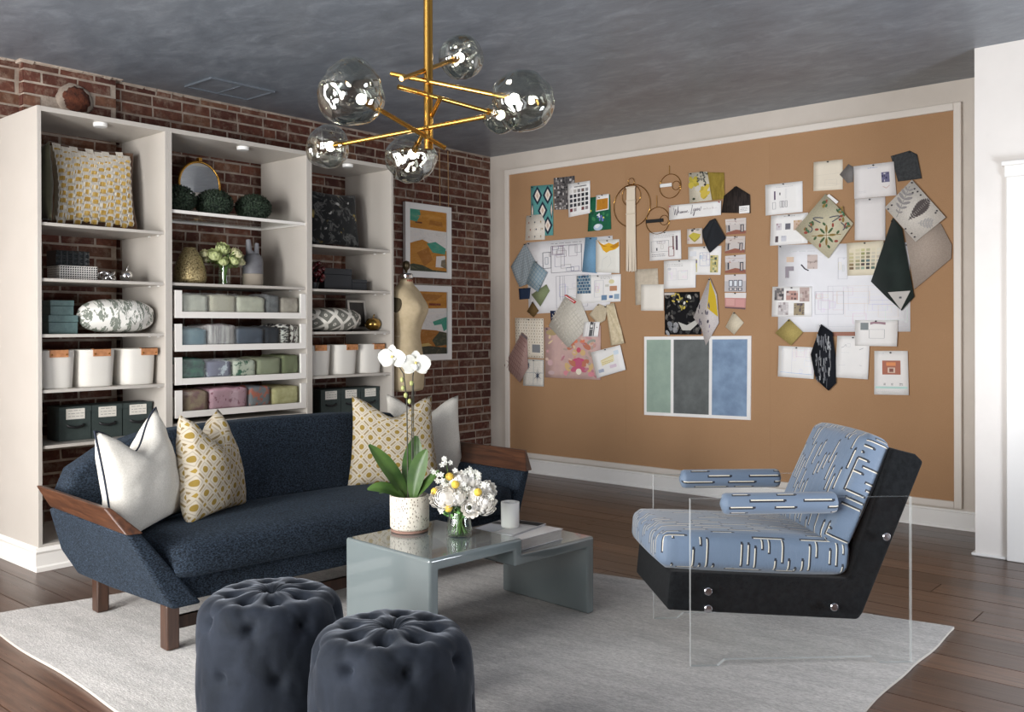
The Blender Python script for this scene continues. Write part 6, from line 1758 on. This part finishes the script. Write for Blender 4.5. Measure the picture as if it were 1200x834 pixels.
# ================================================================== CHANDELIER
cx_, cy_ = 3.154, -3.975
chd = thing('chandelier', 'brass branching chandelier with six dented smoky glass globes', 'chandelier', (cx_, cy_, ZC))
def cl(p): return Vector((p[0]-cx_, p[1]-cy_, p[2]-ZC))
obj('stem', MB().tube([(0, 0, -.02), (0, 0, 1.902-ZC)], .0165, 16), M['brass'], chd, 40)
obj('ceiling_rose', MB().lathe([(0, 0), (.07, 0), (.07, -.018), (.02, -.026), (0, -.026)], 32), M['brass'], chd, 40)
TC = Vector((.672, -.741, 0))
GL = [((3.498, -3.865, 2.038), .106, 2.139, .41, 1, (1.05, 1, .98)), ((3.218, -3.646, 2.068), .073, 2.090, .37, 1, (1, 1, .95)), ((2.692, -4.057, 1.960), .083, 1.975, .50, 1, (1, 1, 1)),
      ((3.025, -4.226, 2.078), .117, 1.938, .23, 1, (1, 1, 1)), ((3.072, -3.711, 2.303), .085, 2.194, .73, -1, (1, 1, 1)), ((2.963, -3.879, 1.905), .100, 2.005, .60, -1, (1, 1, .92))]
for k, (g, r, zc_, ext, sg, sc_) in enumerate(GL):
    G = cl(g); C_ = Vector((0, 0, zc_-ZC))+TC*.021*sg
    d = (C_-G).normalized(); L = (C_-G).length
    # the glass hangs a little beyond the rod's end
    p_in = G+d*r*.80
    obj('rod', MB().tube([p_in, C_+d*L*ext], .0085, 12), M['brass'], chd, 40)
    obj('clamp', MB().tube([C_-TC*.021*sg, C_+TC*.012*sg], .007, 10), M['brass'], chd, 40)
    def dent(v, k=k):
        q = 1+.10*noise.noise(v*1.25+Vector((k*7.3, k*3.1, 0)))-.16*max(0, noise.noise(v*1.9+Vector((k*5.7, 1.3, k*2.2))))
        a = v.dot(Vector(((.6, -.5, .3), (-.3, -.6, .7), (.1, -.9, -.2), (-.7, -.4, .3), (.5, -.6, .4), (-.4, -.8, -.3))[k]).normalized())
        return q-.17*math.exp(-((1-a)/.10)**2)
    gb = MB().ball(G, r, 40, 28, fn=dent, sc=sc_)
    go = obj('glass_globe', gb, M['smoke_glass'], chd, 180)
    obj('socket', MB().tube([p_in+d*.012, p_in-d*.030], .013, 12), M['brass'], go, 40)
    q0 = p_in-d*.03
    obj('bulb', MB().ball(q0-d*.022, .018, 14, 10), M['bulb'], go, 180)

# ================================================================== ART ON THE BRICK
def art(label, z0, z1, prims, cords):
    y0, y1 = -1.105, -.560
    t = thing('framed_painting', label, 'painting', (0.02, (y0+y1)/2, z0))
    w, h, f = (y1-y0)/2, z1-z0, .052
    for a in ((-w, -w+f, 0, h), (w-f, w, 0, h)): obj('frame_rail', rbox(0, .032, a[0], a[1], a[2], a[3]), M['white'], t, bevel=.002)
    for a in ((0, f), (h-f, h)): obj('frame_rail', rbox(0, .032, -w+f, w-f, a[0], a[1]), M['white'], t, bevel=.002)
    obj('backing', rbox(0, .018, -w+f, w-f, f, h-f), M['paper'], t)
    b = MB(); W_, H_ = 2*(w-f), h-2*f
    for i, (poly, c) in enumerate(prims):
        b.add([(.0185+.0001*i, -w+f+u*W_, f+v*H_) for u, v in poly], [tuple(range(len(poly)))], 0, c)
    obj('painting', b, M['paint'], t)
    if cords:
        for yy in (-.69, -.585):
            obj('hanging_cord', MB().tube([(.02, yy-(y0+y1)/2, h-.005), (.012, yy-(y0+y1)/2+.002, ZC-z0-.03)], .0035, 6), simple('gold_cord', S(176, 138, 92), None, 1, .6), t)
oc, od, tq, gnn, wht, brn, gyy = S(190, 128, 42), S(164, 104, 32), S(60, 150, 128), S(52, 62, 44), S(228, 224, 220), S(96, 44, 24), S(120, 110, 92)
p = Pr(60); p.rect(0, 0, 1, 1, wht)
p.poly([(0, .70), (1, .68), (1, 1), (0, 1)], oc).poly([(0, .82), (.2, .80), (.3, .92), (.28, 1), (0, 1)], tq).rect(.16, .78, .34, .805, brn).poly([(.52, .78), (.9, .76), (.88, .84), (.55, .85)], od).poly([(.2, .9), (.6, .95), (.9, .9), (.6, .88)], S(200, 140, 54))
p.poly([(0, .44), (.15, .48), (.35, .52), (.6, .45), (.85, .42), (1, .36), (1, 0), (0, 0)], oc).poly([(.46, .46), (.7, .50), (.98, .40), (.96, .30), (.62, .32)], tq).poly([(.1, .12), (.35, .10), (.62, .03), (1, .02), (1, 0), (0, 0), (0, .1)], gnn).poly([(.2, .3), (.5, .4), (.62, .2), (.4, .08)], od).poly([(.7, .08), (.98, .08), (.96, .28), (.72, .26)], wht).poly([(.84, .1), (1, .06), (.98, .22), (.86, .2)], gyy)
art('upper white-framed abstract painting in ochre and turquoise hung on the brick', 1.677, 2.287, p.p, True)
p = Pr(61); p.rect(0, 0, 1, 1, wht)
p.poly([(0, .72), (1, .74), (1, 1), (0, 1)], oc).poly([(.2, .84), (.7, .86), (.9, .95), (.3, .97)], od).rect(.52, .78, .84, .815, S(120, 40, 22)).poly([(.62, .52), (1, .60), (1, .40), (.92, .36), (.86, .48), (.66, .46)], tq)
p.poly([(0, .36), (.3, .40), (.7, .38), (1, .34), (1, 0), (0, 0)], od).poly([(.6, .22), (.8, .36), (1, .34), (1, .14), (.7, .12)], gnn).poly([(0, .0), (1, 0), (1, .1), (.5, .13), (0, .10)], S(44, 50, 40)).poly([(0, .14), (.5, .18), (.6, .14), (.2, .11)], S(196, 168, 100))
art('lower white-framed abstract painting partly hidden by the dress form', 0.989, 1.614, p.p, False)

# ================================================================== DRESS FORM
df = thing('dress_form', 'beige linen dress form without arms standing before the lower painting', 'dress form', (0.49, -1.520, 0), math.radians(-74))
sec = [(.79, .148, .105, 0), (.80, .152, .110, 0), (.90, .166, .125, -.008), (1.0, .160, .122, -.004), (1.1, .138, .105, 0), (1.18, .118, .088, .004), (1.22, .116, .086, .006), (1.30, .132, .100, .012), (1.38, .150, .118, .020), (1.43, .155, .118, .020), (1.48, .158, .102, .008), (1.53, .150, .082, 0), (1.565, .110, .064, -.006), (1.585, .066, .054, -.006), (1.60, .052, .050, -.004), (1.635, .049, .048, 0)]
b = MB(); n = 36; vs = []
for (z, a, d, yo) in sec:
    for i in range(n):
        t_ = 2*PI*i/n; c, s_ = math.cos(t_), math.sin(t_)
        e = 2/2.3
        x_ = a*math.copysign(abs(c)**e, c); y_ = d*math.copysign(abs(s_)**e, s_)+yo
        if 1.32 < z < 1.49 and s_ > 0: y_ += .030*(math.exp(-((x_-.065)/.05)**2)+math.exp(-((x_+.065)/.05)**2))*math.exp(-((z-1.40)/.06)**2)
        vs.append((x_, y_, z))
fs = [(j*n+i, j*n+(i+1) % n, (j+1)*n+(i+1) % n, (j+1)*n+i) for j in range(len(sec)-1) for i in range(n)]+[tuple(range(n))[::-1], tuple(range((len(sec)-1)*n, len(sec)*n))]
obj('linen_torso', b.add(vs, fs), M['mannequin'], df, 180, subsurf=1)
obj('neck_cap', MB().lathe([(0, 1.635), (.050, 1.635), (.051, 1.655), (.040, 1.668), (0, 1.672)], 28), M['chrome'], df, 40)
obj('neck_knob', MB().lathe([(.008, 1.67), (.010, 1.69), (.024, 1.705), (.030, 1.73), (.022, 1.755), (0, 1.764)], 20), simple('aged_brass', S(74, 64, 46), None, 1, .4, .6), df, 50)
obj('waist_tape', MB().lathe([(.1185, 1.196), (.1185, 1.206)], 36, cap=False, ry=.745), simple('cotton_tape', S(214, 200, 172), None, 1, .9), df)
for sx in (-1, 1):
    b = MB().ball((0, 0, 0), 1, 18, 10, sc=(.014, .046, .066)); o = obj('armhole_plate', b, simple('olive_cloth', S(70, 62, 44), None, 1, .9), df, 180, loc=(sx*.152, .004, 1.44), rot=(0, -sx*.18, 0))
b = MB().tube([(0, 0, .03), (0, 0, .80)], .014, 12)
for k in range(4):
    a = PI/4+k*PI/2; b.tube([(0, 0, .10), (.10*math.cos(a), .10*math.sin(a), .05), (.20*math.cos(a), .20*math.sin(a), .012)], .010, 8)
obj('iron_stand', b, M['black'], df, 60)
q = Pr(70)
b = MB(); q_ = random.Random(3)
for i in range(5):
    t_ = PI/2-.9+.2*i; b.add([(.0525*math.cos(t_), .0525*math.sin(t_)-.002, 1.606), (.0525*math.cos(t_+.13), .0525*math.sin(t_+.13)-.002, 1.606), (.0525*math.cos(t_+.13), .0525*math.sin(t_+.13)-.002, 1.620), (.0525*math.cos(t_), .0525*math.sin(t_)-.002, 1.620)], [(0, 1, 2, 3)], 0, S(150, 60, 50))
obj('neck_print', b, M['ink'], df)
